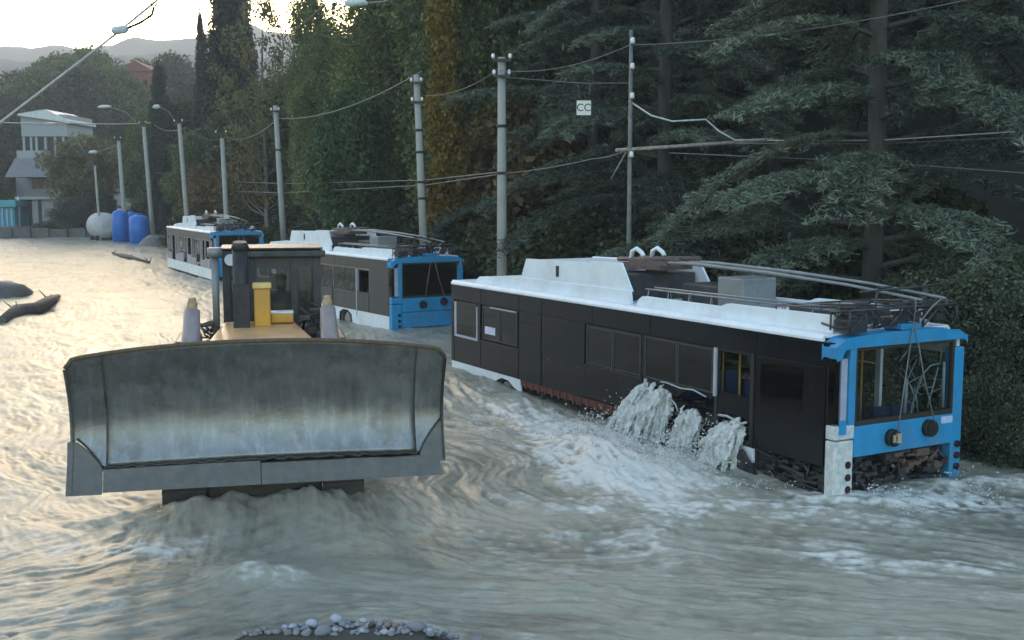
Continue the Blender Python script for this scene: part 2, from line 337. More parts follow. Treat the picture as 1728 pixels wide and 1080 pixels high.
def build_bus(name, label, loc, yaw, rot=(0, 0), style=1):
    rng = random.Random(style * 13)
    L, Wd = 12.0, 2.587
    root = empty(name, loc, (rot[0], rot[1], yaw))
    tag(root, label, 'trolleybus', 'drowned trolleybuses standing in the flood')
    clad = BLACK if style == 1 else GREYC
    # roof sheet, fascia, floor, front
    bxo('roof', WHITE, root, -L, -.26, .06, Wd - .06, 2.665, 2.715, .02)
    MB().prism([(-.0, 2.625), (0, 2.66), (.05, 2.72), (.06, 2.625)], -L, -.28, 'x').build('roof_edge', WHITE, root)
    MB().prism([(Wd, 2.625), (Wd - .06, 2.625), (Wd - .05, 2.72), (Wd, 2.66)], -L, -.28, 'x').build('roof_edge', WHITE, root)
    bxo('floor', INTER, root, -L + .1, -.2, .09, Wd - .09, .30, .36)
    # far side wall with windows
    m = MB(); m.box(-L, -.1, Wd - .06, Wd, .55, 1.0); m.box(-L, -.1, Wd - .06, Wd, 2.3, 2.62)
    xs = [-11.95, -10.6, -9.1, -7.6, -6.1, -4.6, -3.1, -1.6, -.16]
    for x in xs: m.box(x - .05, x + .05, Wd - .06, Wd, 1.0, 2.3)
    m.build('far_wall', WHITE, root)
    for a, b in zip(xs[:-1], xs[1:]):
        if style == 1: continue       # gone glass
        bxo('window', SHEENGL if style != 1 else REARGL, root, a + .055, b - .055, Wd - .04, Wd - .03, 1.01, 2.29)
    # travel-end wall
    bxo('end_wall', clad, root, -L - .0, -L + .06, .06, Wd - .06, .6, 1.4); bxo('end_window', SIDEGL, root, -L + .01, -L + .03, .1, Wd - .1, 1.41, 2.5); bxo('end_header', clad, root, -L, -L + .06, .06, Wd - .06, 2.51, 2.62)
    # near side: upper band
    seams = [-L, -10.55, -8.84, -7.93, -6.1, -4.3, -1.62, -.14]
    for a, b in zip(seams[:-1], seams[1:]):
        bxo('upper_band', clad, root, a + .006, b - .006, .0 + rng.uniform(0, .006), .05, 2.29, 2.62, .004)
    # sections: (x0,x1,kind)
    pill = MB(); pill_x = [-11.9, -10.62, -8.84, -7.93, -6.32, -4.52, -2.58, -1.64, -.17]
    for x in pill_x: pill.box(x - .035, x + .035, .03, .09, .6, 2.3)
    pill.box(-L + .03, -.1, .052, .09, 2.23, 2.62); pill.build('side_pillars', INTER if style == 1 else PINKF, root)
    def pane(a, b, z0=1.56, z1=2.22, gl=None):
        bxo('window', gl or (SIDEGL if style == 1 else SHEENGL), root, a, b, .014, .026, z0, z1)
        f = MB(); t = .028
        f.box(a - t, b + t, .004, .04, z0 - t, z0); f.box(a - t, b + t, .004, .04, z1, z1 + t); f.box(a - t, a, .004, .04, z0, z1); f.box(b, b + t, .004, .04, z0, z1)
        f.build('window_frame', mat('worn_window_rubber', (.035, .036, .038), .6, var=.4, scale=6) if style == 1 else GREYC, root)
    def panel(a, b, z0, z1, m=None, bow=0):
        bxo('side_panel', m or clad, root, a + .006, b - .006, .0 - bow, .045, z0, z1, .006)
    lowm = BROWN if style == 1 else GREYC
    if style in (1, 2):
        panel(-L, -11.84, .87, 2.28)
        f = MB(); f.box(-11.83, -11.74, 0, .04, 1.45, 2.24); f.box(-10.76, -10.7, .005, .04, 1.45, 2.2); f.box(-11.74, -10.76, 0, .04, 1.45, 1.5); f.build('window_frame', FRAMEW, root)
        bxo('window', SIDEGL, root, -11.73, -10.77, .012, .026, 1.51, 2.26); bxo('blind', FRAMEW, root, -11.7, -11.45, .03, .045, 1.52, 2.2)
        panel(-11.83, -10.55, .87, 1.44, lowm); panel(-10.69, -10.55, 1.45, 2.28)
        panel(-10.54, -8.85, .87, 1.50, lowm); pane(-10.44, -9.72); pane(-9.64, -8.95); 
        bxo('window_top_strip', FRAMEW, root, -10.1, -8.95, -.004, .003, 2.235, 2.262)
        bxo('sticker', STICK, root, -10.35, -9.88, .006, .0125, 1.66, 1.82)
        panel(-8.83, -7.94, .87, 2.05, None, .004); panel(-8.83, -7.94, 2.06, 2.28)
        panel(-7.92, -6.34, .87, 1.42, lowm); panel(-7.92, -6.34, 1.43, 2.28, None, .003)
        pane(-6.26, -5.46); pane(-5.38, -4.6)
        panel(-6.31, -4.53, .90, 1.50, lowm, .01)
        tr = MB(); tr.box(-6.33, -4.5, -.016, -.0, 1.50, 1.525); tr.box(-6.33, -6.30, -.016, 0, .9, 1.5); tr.box(-4.53, -4.50, -.016, 0, .9, 1.5); tr.build('panel_trim', RUBBER, root)
        pane(-4.42, -3.58); pane(-3.50, -2.66)
        if style == 1:
            # torn lower panel above the outpouring water
            MB().prism([(-4.5, 1.53), (-2.62, 1.53), (-2.62, 1.42), (-2.9, 1.50), (-3.3, 1.47), (-3.55, 1.33), (-3.8, 1.42), (-4.1, 1.36), (-4.4, 1.40), (-4.46, .8), (-4.5, .8)], .0, .045).build('torn_panel', BROWN, root)
            MB().prism([(-4.42, 1.52), (-4.36, 1.52), (-4.30, 1.2), (-4.36, 1.12), (-4.42, 1.2)], -.03, -.005).build('bent_trim', FRAMEW, root)
            e = MB(); e.tube([(-3.95, -.02, 1.53), (-3.75, -.05, 1.545), (-3.4, -.02, 1.50), (-3.05, -.04, 1.53), (-2.75, -.02, 1.46)], .014, 6); e.tube([(-3.7, -.02, 1.30), (-3.5, -.05, 1.22), (-3.45, -.03, 1.1)], .016, 6); e.build('bent_rail', FRAMEW, root)
            w = MB(); rr = random.Random(5)
            for k in range(16):
                x = rr.uniform(-4.3, -1.9); z = rr.uniform(.75, 1.15)
                w.box(x - .08, x + rr.uniform(.03, .15), .10, .22, z - .06, z + rr.uniform(.03, .12))
            junk(w, rr, -4.3, -1.8, .06, .5, .6, 1.2, 30); w.build('wreckage', RUBBER, root)
            # doorway
            bxo('door_post', FRAMEW, root, -2.60, -2.545, -.012, .03, 1.50, 2.27, .004); bxo('door_post', RUBBER, root, -1.74, -1.66, -.006, .06, .85, 2.28)
            MB().prism([(-1.74, 2.25), (-1.84, 2.25), (-1.80, 2.05), (-1.76, 1.9), (-1.74, 1.9)], .01, .03).build('glass_remnant', SIDEGL, root)
            s = MB(); s.prism([(-2.52, 1.60), (-1.75, 1.58), (-1.75, 1.22), (-1.95, 1.28), (-2.2, 1.20), (-2.4, 1.27), (-2.52, 1.22)], .03, .06); s.build('door_panel', BROWN, root)
            s = MB(); s.tube([(-2.45, -.01, 1.22), (-2.2, -.05, 1.25), (-1.9, -.02, 1.18), (-1.78, -.03, 1.22)], .02, 6); s.build('bent_rail', FRAMEW, root)
            panel(-1.61, -.19, .87, 2.28, BROWN, .01)
            bxo('window', SIDEGL, root, -1.5, -.62, -.016, -.012, 1.55, 2.2)
            bxo('skirt', WHITE, root, -1.9, -1.63, -.01, .03, .62, .84, .006)
            M = Matrix.Translation((-1.62, -.12, .42)) @ Matrix.Rotation(math.radians(-42), 4, 'Y')
            m = MB().box(-.12, .75, -.03, .03, -.16, .16, Matrix.Translation((-1.80, -.10, .62)) @ Matrix.Rotation(math.radians(44), 4, 'Y')); m.build('hanging_panel', DGREY, root)
            fr = MB().box(-8.8, -4.55, .02, .12, .74, .868)
            for k in range(16): fr.box(-8.6 + k * .26, -8.55 + k * .26, .005, .03, .70, .86)
            fr.build('sill_frame', RUST, root)
            MB().prism([(-L + .02, .62), (-L + .02, .868), (-8.8, .868), (-8.75, .60), (-9.05, .66), (-9.3, .78), (-9.6, .79), (-9.95, .66), (-10.1, .6)], .005, .04).build('skirt', WHITE, root)
            w = MB(); w.box(-1.6, -.15, .35, .6, .3, .86); junk(w, random.Random(9), -1.6, -.12, .02, .4, .30, .85, 150); w.build('undercarriage', DGREY, root)
        else:
            panel(-4.5, -2.62, .87, 1.50, lowm); panel(-1.61, -.19, .87, 2.28); panel(-2.56, -1.66, .87, 1.5)
            bxo('door_post', FRAMEW, root, -2.60, -2.545, -.012, .03, .7, 2.27)
            MB().prism([(-L + .02, .30), (-L + .02, .868), (-.2, .868), (-.2, .30), (-2.9, .30), (-3.0, .7), (-3.3, .82), (-3.7, .82), (-4.0, .7), (-4.1, .3)], .005, .04).build('skirt', WHITE, root)
    else:
        # windows knocked out, pale pillars showing
        for k in range(11):
            x = -11.7 + k * 1.12; bxo('window_post', PINKF, root, x, x + .10, .0, .05, .87, 2.28)
            if k % 2 == 0: bxo('window_post', PINKF, root, x + .45, x + .50, .0, .05, 1.1, 2.28)
        for k in range(10):
            x = -11.7 + k * 1.12
            if k % 3 != 1: panel(x + .11, x + 1.11, .87, 1.25 + .1 * (k % 2), PINKF)
        for k in (0, 3, 4, 7): pane(-11.7 + k * 1.12 + .14, -11.7 + k * 1.12 + 1.0, 1.5, 2.2)
        MB().prism([(-L + .02, .36), (-L + .02, .868), (-.2, .868), (-.2, .36)], .005, .04).build('skirt', WHITE, root)
    # wheels
    for x in (-9.45, -3.45):
        for y in (.17, Wd - .17):
            m = MB(); n = 20; prof = [(.26, .12), (.44, .14), (.48, .1), (.48, -.1), (.44, -.14), (.26, -.12)]
            V = [(x + r * math.cos(2 * PI * k / n), y + q, .48 + r * math.sin(2 * PI * k / n)) for k in range(n) for r, q in prof]; c = len(prof)
            m.add(V, [(k * c + i, ((k + 1) % n) * c + i, ((k + 1) % n) * c + (i + 1) % c, k * c + (i + 1) % c) for k in range(n) for i in range(c)], True)
            wh = m.build('wheel', RUBBER, root); MB().tube([(x, y - .1, .48), (x, y + .1, .48)], .25, 16).build('rim', MGREY, wh)
    # ---- trailing face towards the viewer
    W2 = Wd
    arc = []
    for k in range(15):
        u = k / 14; y = u * W2; z = 2.65 + .07 * math.sin(u * PI) ** .8
        arc.append((y, z))
    outl = [(0.0, 2.40), (0, 2.58)] + [(max(.03, min(W2 - .03, y)), z - (.06 if (y < .02 or y > W2 - .02) else 0)) for y, z in arc] + [(W2, 2.58), (W2, 2.52), (W2 - .04, 2.56), (W2 - .12, 2.566), (.26, 2.566), (.13, 2.54), (.06, 2.42)]
    MB().prism(outl, -.26, .03, 'x').build('rear_header', BLUE, root, .02)
    bxo('rear_post', BLUE, root, -.10, .02, .25, .365, 1.44, 2.56, .01)
    # left corner cluster
    bxo('corner_glass', SIDEGL, root, -.15, -.03, .01, .10, 1.5, 2.40); bxo('corner_post', mat('lilac_grey', (.34, .36, .46), .4), root, -.12, -.02, .13, .245, 1.5, 2.40, .01)
    if style == 1:
        bxo('corner_upper_panel', PALE, root, -.16, .025, -.005, .36, 1.275, 1.47, .015); bxo('corner_patch', BLUE, root, .026, .03, .06, .2, 1.35, 1.55, .0)
        cp = bxo('corner_lower_panel', PALE, root, -.16, .02, -.008, .355, .38, 1.255, .02)
    else:
        bxo('corner_upper_panel', BLUE, root, -.16, .02, -.005, .36, 1.275, 1.47, .015); cp = bxo('corner_lower_panel', BLUE, root, -.16, .02, -.008, .355, .30, 1.255, .02)
    cr = MB(); cr.box(-.18, .0, W2 - .22, W2, .30, 2.42); cr.build('rear_post', BLUE, root, .02)
    for y, z in ((.255, .91), (.26, .73), (.265, .56), (W2 - .1, .97), (W2 - .1, .80), (W2 - .1, .63)):
        l = MB().tube([(.0, y, z), (.034, y, z)], .052, 16); l.tube([(.034, y, z), (.045, y, z)], .036, 16); l.build('tail_light', LAMPM, root)
    # window
    f = MB(); f.box(-.06, .004, .365, W2 - .22, 1.44, 1.51); f.box(-.06, .004, .365, W2 - .22, 2.50, 2.565); f.box(-.06, .004, .365, .41, 1.51, 2.5); f.box(-.06, .004, W2 - .265, W2 - .22, 1.51, 2.5)
    f.build('rear_window_frame', mat('bronze_rubber', (.03, .024, .018), .5), root)
    bxo('rear_window', REARGL if style == 1 else SIDEGL, root, -.03, -.02, .41, W2 - .265, 1.51, 2.50)
    bxo('rear_panel', BLUE, root, -.06, .012, .37, W2 - .225, 1.0, 1.437, .01)
    if style != 1:
        bxo('lower_rear_panel', BLUE, root, -.06, .008, .37, W2 - .225, .50, .985, .01)
        g = MB()
        for k in range(8): g.box(.0095, .02, .5 + k * .09, .56 + k * .09, .84, .90)
        g.build('lettering_strip', MGREY, root)
    else:
        w = MB(); w.box(-.6, -.45, .38, 2.35, .3, .98); junk(w, random.Random(3), -.45, -.03, .38, 2.35, .3, .98, 190); w.build('engine_bay', DGREY, root)
        w = MB(); junk(w, random.Random(8), -.12, .0, 1.2, 2.2, .65, .97, 22); w.build('torn_fittings', mat('corroded_fittings', (.16, .10, .07), .7, var=.6, scale=20, col2=(.03, .03, .03)), root)
        bxo('number_plate', mat('faded_plate', (.55, .62, .78), .5, var=.4, scale=25, col2=(.3, .42, .62)), root, .013, .018, 2.12, 2.36, 1.31, 1.41)
    for (y, z) in ((1.09, 1.215), (1.84, 1.28)):
        c = MB(); c.tube([(.012, y, z), (.10, y, z)], .125, 18); c.tube([(.10, y, z), (.13, y, z)], .10, 18); c.tube([(.13, y, z), (.15, y, z)], .035, 10)
        co = c.build('rope_catcher', RUBBER, root)
        if style == 1 and y < 1.5: MB().box(.131, .16, y - .02, y + .06, z - .06, z + .08).box(.131, .15, y - .08, y - .04, z - .05, z + .06).build('catcher_bracket', mat('bare_bracket', (.5, .4, .3), .5, metal=.4), co)
    if style == 1:
        for x in (-.95, -1.9, -2.9, -3.9, -4.9, -5.9, -7.0, -8.0):
            for y in (1.72, 2.12):
                MB().prism([(x, .78), (x + .42, .78), (x + .42, .86), (x + .08, .88), (x + .02, 1.42), (x - .06, 1.42)], y, y + .38).build('seat', mat('seat_fabric', (.03, .05, .12), .8, var=.3, scale=20), root, .02)
    # inside: rails
    r = MB()
    for x in (-1.2, -2.8, -4.6, -6.5, -8.4):
        for y in ((.78, 1.75) if x > -2 else (.7, 1.85)): r.tube([(x, y, .36), (x, y, 2.66)], .018, 8)
    r.tube([(-11, .8, 2.1), (-1, .8, 2.1)], .016, 6); r.tube([(-11, 1.8, 2.1), (-1, 1.8, 2.1)], .016, 6)
    r.build('handrail', YEL, root)
    if style == 1:
        r = MB(); r.tube([(-.10, 2.28, 1.52), (-.10, 2.27, 2.2)], .022, 8); r.tube([(-.12, 2.2, 2.18), (-.12, 2.0, 2.16), (-.12, 1.86, 2.05), (-.12, 1.65, 1.6), (-.1, 1.6, 1.25)], .012, 6)
        r.tube([(-.12, 2.17, 2.12), (-.12, 1.98, 1.55)], .010, 6); r.tube([(-.12, 2.1, 1.85), (-.12, 1.9, 1.83)], .008, 6); r.tube([(-.1, 1.48, 1.5), (-.1, 1.5, 2.0)], .022, 8)
        r.tube([(-.1, 1.55, 1.95), (-.1, 1.8, 2.03), (-.1, 1.7, 1.85), (-.1, 1.93, 1.9)], .007, 5)
        rb = random.Random(21)
        for k in range(16):
            y = rb.uniform(1.35, 2.3); z = rb.uniform(1.55, 2.4); r.tube([(-.1 - rb.uniform(0, .1), y, z), (-.1, y + rb.uniform(-.2, .2), z + rb.uniform(-.25, .2)), (-.09, min(2.3, y + rb.uniform(-.3, .3)), max(1.5, min(2.5, z + rb.uniform(-.5, .3))))], rb.uniform(.004, .009), 4)
        r.build('bent_rails', FRAMEW, root)
    # ---- roof equipment
    base = [(-11.35, 2.715), (-11.15, 2.83), (-9.6, 2.93), (-5.36, 2.93), (-5.32, 2.715)]
    MB().prism(base, .30, .36).build('roof_fairing', WHITE, root, .01); MB().prism(base, 2.22, 2.28).build('roof_fairing', WHITE, root, .01)
    bxo('roof_cover', WHITE, root, -11.1, -9.5, .36, 2.22, 2.72, 2.84, .02)
    MB().prism([(-9.52, 2.93), (-9.32, 3.30), (-6.98, 3.35), (-6.98, 2.72), (-9.52, 2.72)], .46, 2.12).build('roof_unit', WHITE, root, .025)
    bxo('vent_slot', RUBBER, root, -8.13, -8.02, .452, .458, 3.02, 3.24)
    for y0, y1 in ((.365, .41), (2.17, 2.215)): MB().prism([(-7.3, 2.93), (-6.72, 3.40), (-5.72, 3.42), (-5.38, 2.93)] if y0 < 1 else [(-7.3, 2.93), (-6.72, 3.36), (-5.72, 3.36), (-5.38, 2.93)], y0, y1).build('roof_fin', WHITE, root, .008)
    bxo('equipment_box', DGREY, root, -6.6, -5.75, .5, 2.1, 2.72, 3.20, .02)
    bxo('equipment_box', MGREY, root, -3.95, -3.3, 1.15, 1.9, 2.72, 3.26, .03); bxo('equipment_box', DGREY, root, -5.0, -4.0, 1.2, 1.9, 2.72, 3.08, .03)
    MB().prism([(-5.12, 2.72), (-5.08, 2.80), (-4.96, 2.87), (-2.85, 2.87), (-2.68, 2.93), (-.42, 2.95), (-.40, 2.72)], .31, .37).build('roof_fairing', WHITE, root, .01)
    MB().prism([(-5.12, 2.72), (-5.08, 2.80), (-4.96, 2.87), (-2.85, 2.87), (-2.68, 2.93), (-.42, 2.95), (-.40, 2.72)], 2.2, 2.26).build('roof_fairing', WHITE, root, .01)
    t = MB()
    for y, z in ((.55, 2.98), (.75, 3.0), (1.0, 2.96)): t.tube([(-5.2, y, z), (-2.6, y, z + .01), (-.45, y, z + .02)], .016, 6)
    for k in range(9): t.tube([(-5.1 + k * .58, .5, 2.72), (-5.1 + k * .58, .55, 2.98), (-5.1 + k * .58, 1.02, 2.97), (-5.1 + k * .58, 1.05, 2.72)], .012, 5)
    t.build('roof_rails', MGREY, root)
    bxo('resistor_box', mat('grille_grey', (.045, .048, .048), .6, var=.4, scale=30), root, -2.3, -.9, 1.25, 2.0, 2.72, 2.92, .02)
    # pole bases, insulators, booms
    b = MB(); b.box(-6.9, -5.4, 1.0, 1.75, 3.28, 3.36); b.box(-6.5, -5.3, 1.08, 1.18, 3.36, 3.45); b.box(-6.5, -5.3, 1.56, 1.66, 3.36, 3.45); b.tube([(-6.0, 1.37, 2.72), (-6.0, 1.37, 3.3)], .2, 10)
    b.tube([(-6.9, 1.13, 3.42), (-5.0, 1.13, 3.50)], .045, 8); b.tube([(-6.9, 1.61, 3.42), (-5.0, 1.61, 3.50)], .045, 8)
    b.build('boom_base', BROWNM, root)
    for y in (1.13, 1.61):
        MB().tube([(-6.5, y, 3.36), (-6.45, y, 3.58), (-6.30, y, 3.64), (-6.14, y, 3.57), (-6.08, y, 3.50)], .045, 8).build('shock_absorber', WHITE, root)
        bm = MB().tube([(-6.3, y, 3.42), (-4.5, y, 3.44), (-2.6, y, 3.40), (-1.0, y + .05, 3.32), (.35, y + .1, 3.20)], [.04, .035, .03, .024, .02], 8).build('trolley_boom', MGREY, root)
    # rear roof rack
    t = MB()
    for x, z in ((-.38, 3.02), (-.02, 3.06)):
        t.tube([(x, .25, z), (x, 2.4, z)], .02, 6); t.tube([(x, .25, 2.76), (x, .25, z)], .016, 6); t.tube([(x, 2.4, 2.76), (x, 2.4, z)], .016, 6)
    for k in range(7):
        y = .25 + k * .36; t.tube([(-.38, y, 3.02), (-.02, y, 3.06)], .014, 5)
        if k < 6: t.tube([(-.02, y, 3.06 if k % 2 else 2.76), (-.02, y + .36, 2.76 if k % 2 else 3.06)], .013, 5); t.tube([(-.38, y, 2.76 if k % 2 else 3.02), (-.38, y + .36, 3.02 if k % 2 else 2.76)], .013, 5)
    for y in (.9, 1.9): t.tube([(-.2, y, 2.76), (-.15, y, 3.34), (-.10, y + .25, 3.36)], .018, 6)
    t.tube([(-.15, .55, 3.30), (-.15, 2.35, 3.34)], .016, 6)
    junk(t, rng, -.7, .0, .3, 2.35, 2.74, 3.12, 46)
    for y in (.35, 1.0, 1.65, 2.3): t.tube([(-1.6, y, 3.0), (-.02, y, 3.1)], .016, 5); t.tube([(-1.6, y, 2.74), (-1.6, y, 3.0)], .014, 5)
    t.tube([(-1.6, .35, 3.0), (-1.6, 2.3, 3.0)], .016, 5)
    t.build('roof_rack', DGREY, root)
    bxo('rack_box', DGREY, root, -.36, -.05, .3, .62, 2.74, 2.92, .01); bxo('rack_box', BLUE, root, -.3, .0, 1.25, 1.65, 2.74, 2.82, .01)
    # ropes from the catchers
    for y0, y1, y2, c in ((1.09, 1.40, 1.16, 1.21), (1.84, 1.46, 1.70, 1.28)):
        MB().tube([(.14, y0, c + .1), (.09, (y0 + y1) / 2, 2.0), (.06, y1, 2.76), (.2, (y1 + y2) / 2, 3.05), (.3, y2, 3.21)], .010, 5).build('rope', MGREY, root)
    return root
bus_a = build_bus('trolleybus', 'nearest trolleybus, black side with water pouring out of its torn doorway', BO, BYAW, (0, 0), 1)
bus_b = build_bus('trolleybus', 'middle trolleybus with a grey dusty side, behind the bulldozer cab', (-3.76, 35, -.45), -1.0, (0, 0), 2)
bus_c = build_bus('trolleybus', 'farthest trolleybus with its side windows knocked out, near the blue tanks', (-14.67, 55, -.27), -1.10, (0, 0), 3)

# water pouring out of the near bus
def cascade_mat():
    m = bpy.data.materials.new('falling_water'); m.use_nodes = True; N = m.node_tree.nodes; L = m.node_tree.links; p = N['Principled BSDF']
    tc = N.new('ShaderNodeTexCoord'); mp = N.new('ShaderNodeMapping'); mp.inputs['Scale'].default_value = (9, 9, 2.2); L.new(tc.outputs['Object'], mp.inputs[0])
    n = N.new('ShaderNodeTexNoise'); n.inputs['Scale'].default_value = 1.6; n.inputs['Detail'].default_value = 6; L.new(mp.outputs[0], n.inputs['Vector'])
    r = N.new('ShaderNodeValToRGB'); r.color_ramp.elements[0].position = .35; r.color_ramp.elements[1].position = .62; r.color_ramp.elements[0].color = (.46, .45, .41, 1); r.color_ramp.elements[1].color = (.74, .75, .73, 1)
    L.new(n.outputs['Fac'], r.inputs['Fac']); L.new(r.outputs[0], p.inputs['Base Color']); p.inputs['Roughness'].default_value = .6; p.inputs['Alpha'].default_value = .84; p.inputs['IOR'].default_value = 1.33
    b = N.new('ShaderNodeBump'); b.inputs['Strength'].default_value = .8; b.inputs['Distance'].default_value = .03; L.new(n.outputs['Fac'], b.inputs['Height']); L.new(b.outputs[0], p.inputs['Normal'])
    return m
CAS = cascade_mat()
def cascade(x0, x1, ztop, reach, seed, drift=0, zend=.42):
    rng = np.random.default_rng(seed)
    nu, nv = 60, 50; u = np.linspace(0, 1, nu); v = np.linspace(0, 1, nv); U, Vv = np.meshgrid(u, v)
    fall = Vv * (ztop - zend)
    tt = np.sqrt(Vv * 1.05)
    e = .05 + .14 * Vv
    x = x0 + (x1 - x0) * (U + (U - .5) * .15 * Vv + .10 * (fbm(U * 3, Vv * 5, seed + 4) - .5)) + drift * tt
    y = .12 - reach * tt * (.75 + .55 * fbm(U * 5, Vv * 1.2, seed)) - .30 * (fbm(U * 9, Vv * 3.0, seed + 1, 5) - .5) * (.25 + Vv) 
    z = ztop - fall + .06 * (fbm(U * 7, Vv * 4, seed + 2) - .5)
    A = np.stack([x, y, z], -1).reshape(-1, 3); B = A + np.array([0, .14, -.03])
    V = np.concatenate([A, B]); i = (np.arange(nv - 1)[:, None] * nu + np.arange(nu - 1)[None]).ravel()
    F1 = np.stack([i, i + nu, i + nu + 1, i + 1], 1); F2 = F1[:, ::-1] + nu * nv
    r = np.arange(nv - 1) * nu; s1 = np.stack([r, r + nu * nv, r + nu + nu * nv, r + nu], 1); r = r + nu - 1; s2 = np.stack([r, r + nu, r + nu + nu * nv, r + nu * nv], 1)
    return V, np.concatenate([F1, F2, s1, s2])
Vs = []; Fs = []; b0 = 0
for a in ((-4.38, -3.88, 1.26, .34, 3, -.25), (-3.28, -3.04, 1.02, .26, 5, .0), (-2.22, -1.94, 1.06, .34, 9, -.14)):
    V, F = cascade(*a); Vs.append(V); Fs.append(F + b0); b0 += len(V)
def strands(x0, x1, z0, vy, vx, n, seed):
    rng = np.random.default_rng(seed); V = []; F = []; b = 0; K = 14; S = 5
    for i in range(n):
        u = rng.uniform(); xs = x0 + (x1 - x0) * u; zs = z0 + rng.normal(0, .05) - .10 * rng.uniform() - .12 * (math.sin(u * 9 + seed) > .3); wy = vy * rng.uniform(.25, 1.25); wx = vx * rng.uniform(.2, 2.2) + rng.normal(0, .22)
        t0 = rng.uniform(0, .22) * (rng.uniform() < .5); t1 = math.sqrt(max(.02, (zs - .30) / 4.9)) * (1 if rng.uniform() < .6 else rng.uniform(.4, .95)); r = rng.uniform(.010, .034); ph = rng.uniform(0, 9)
        for k in range(K):
            q = k / (K - 1); t = t0 + (t1 - t0) * q
            c = np.array([xs + wx * t + .02 * math.sin(ph + 11 * t), .06 - wy * t + .02 * math.cos(ph * 2 + 13 * t), zs - 4.9 * t * t + .5 * t * .3])
            rk = r * (.25 + math.sin(PI * (.08 + .84 * q)) * (.8 + .7 * rng.uniform())) * (1 + .8 * q)
            for w in range(S): th = 2 * PI * w / S + .3 * k; V.append(c + rk * np.array([math.cos(th), math.sin(th) * .8, .25 * math.sin(th)]))
        for k in range(K - 1):
            for w in range(S): F.append((b + k * S + w, b + (k + 1) * S + w, b + (k + 1) * S + (w + 1) % S, b + k * S + (w + 1) % S))
        b += K * S
    return np.array(V), np.array(F)
for a in ((-4.45, -3.80, 1.40, 1.35, -.60, 240, 2), (-3.9, -3.66, 1.26, .7, -.1, 24, 12), (-3.36, -2.98, 1.15, .8, .0, 110, 3), (-2.7, -2.50, .9, .8, -.1, 10, 7), (-2.28, -1.84, 1.18, 1.15, -.40, 140, 4)):
    V, F = strands(*a); Vs.append(V); Fs.append(F + b0); b0 += len(V)
cas = link('pouring_water', mesh_np('pouring_water', np.concatenate(Vs), np.concatenate(Fs), 4, CAS, True)); tag(cas, 'white muddy water gushing out of the torn side of the nearest trolleybus', 'water', kind='stuff')
rm = cas.modifiers.new('remesh', 'REMESH'); rm.mode = 'VOXEL'; rm.voxel_size = .013; rm.use_smooth_shade = True; sm_ = cas.modifiers.new('smooth', 'SMOOTH'); sm_.factor = .5; sm_.iterations = 2
for sz_, st_ in ((.16, .12), (.05, .025)):
    tx_ = bpy.data.textures.new('froth', 'CLOUDS'); tx_.noise_scale = sz_; tx_.noise_depth = 3; dm_ = cas.modifiers.new('froth', 'DISPLACE'); dm_.texture = tx_; dm_.strength = st_; dm_.mid_level = .5
cas.location = BO; cas.rotation_euler = (0, 0, BYAW)
# spray drops
def drops(name, spots, seed, label):
    rng = np.random.default_rng(seed); O = np.array([[1, 0, 0], [-1, 0, 0], [0, 1, 0], [0, -1, 0], [0, 0, 1], [0, 0, -1]]); T = np.array([[0, 2, 4], [2, 1, 4], [1, 3, 4], [3, 0, 4], [2, 0, 5], [1, 2, 5], [3, 1, 5], [0, 3, 5]])
    V = []; F = []; n0 = 0
    for (c, sx, sy, sz, n, r) in spots:
        P = np.array(c) + np.stack([rng.normal(0, sx, n), rng.normal(0, sy, n), np.abs(rng.normal(0, sz, n))], -1)
        R = r * rng.uniform(.4, 1.6, n) ** 1.5
        V.append((P[:, None] + O[None] * R[:, None, None] * rng.uniform(.7, 1.4, (n, 1, 3))).reshape(-1, 3)); F.append((T[None] + (np.arange(n) * 6)[:, None, None] + n0).reshape(-1, 3)); n0 += n * 6
    o = link(name, mesh_np(name, np.concatenate(V), np.concatenate(F), 3, CAS, True)); tag(o, label, 'spray', kind='stuff'); return o
def bl(x, y, z): p = blocal(x, y); return (p[0], p[1], z)
drops('spray', [(bl(-4.2, -.35, .5), .35, .2, .2, 140, .007), (bl(-3.1, -.2, .4), .3, .15, .2, 90, .007), (bl(-2.25, -.3, .45), .25, .2, .2, 120, .007), (bl(-4.5, -1.0, .05), .38, .3, .25, 900, .011), (bl(-3.2, -.8, .05), .4, .25, .22, 700, .011), (bl(-2.3, -.9, .05), .38, .3, .28, 900, .011), (bl(.35, .7, .02), .2, .5, .08, 260, .010), (bl(.5, 2.2, .02), .25, .6, .08, 260, .010),
                (bl(-1.0, -.5, .02), .6, .2, .06, 160, .010), (bl(-6.5, -.7, .1), 1.2, .3, .05, 200, .010)], 4, 'fine droplets leaping where the flood hits the nearest trolleybus')
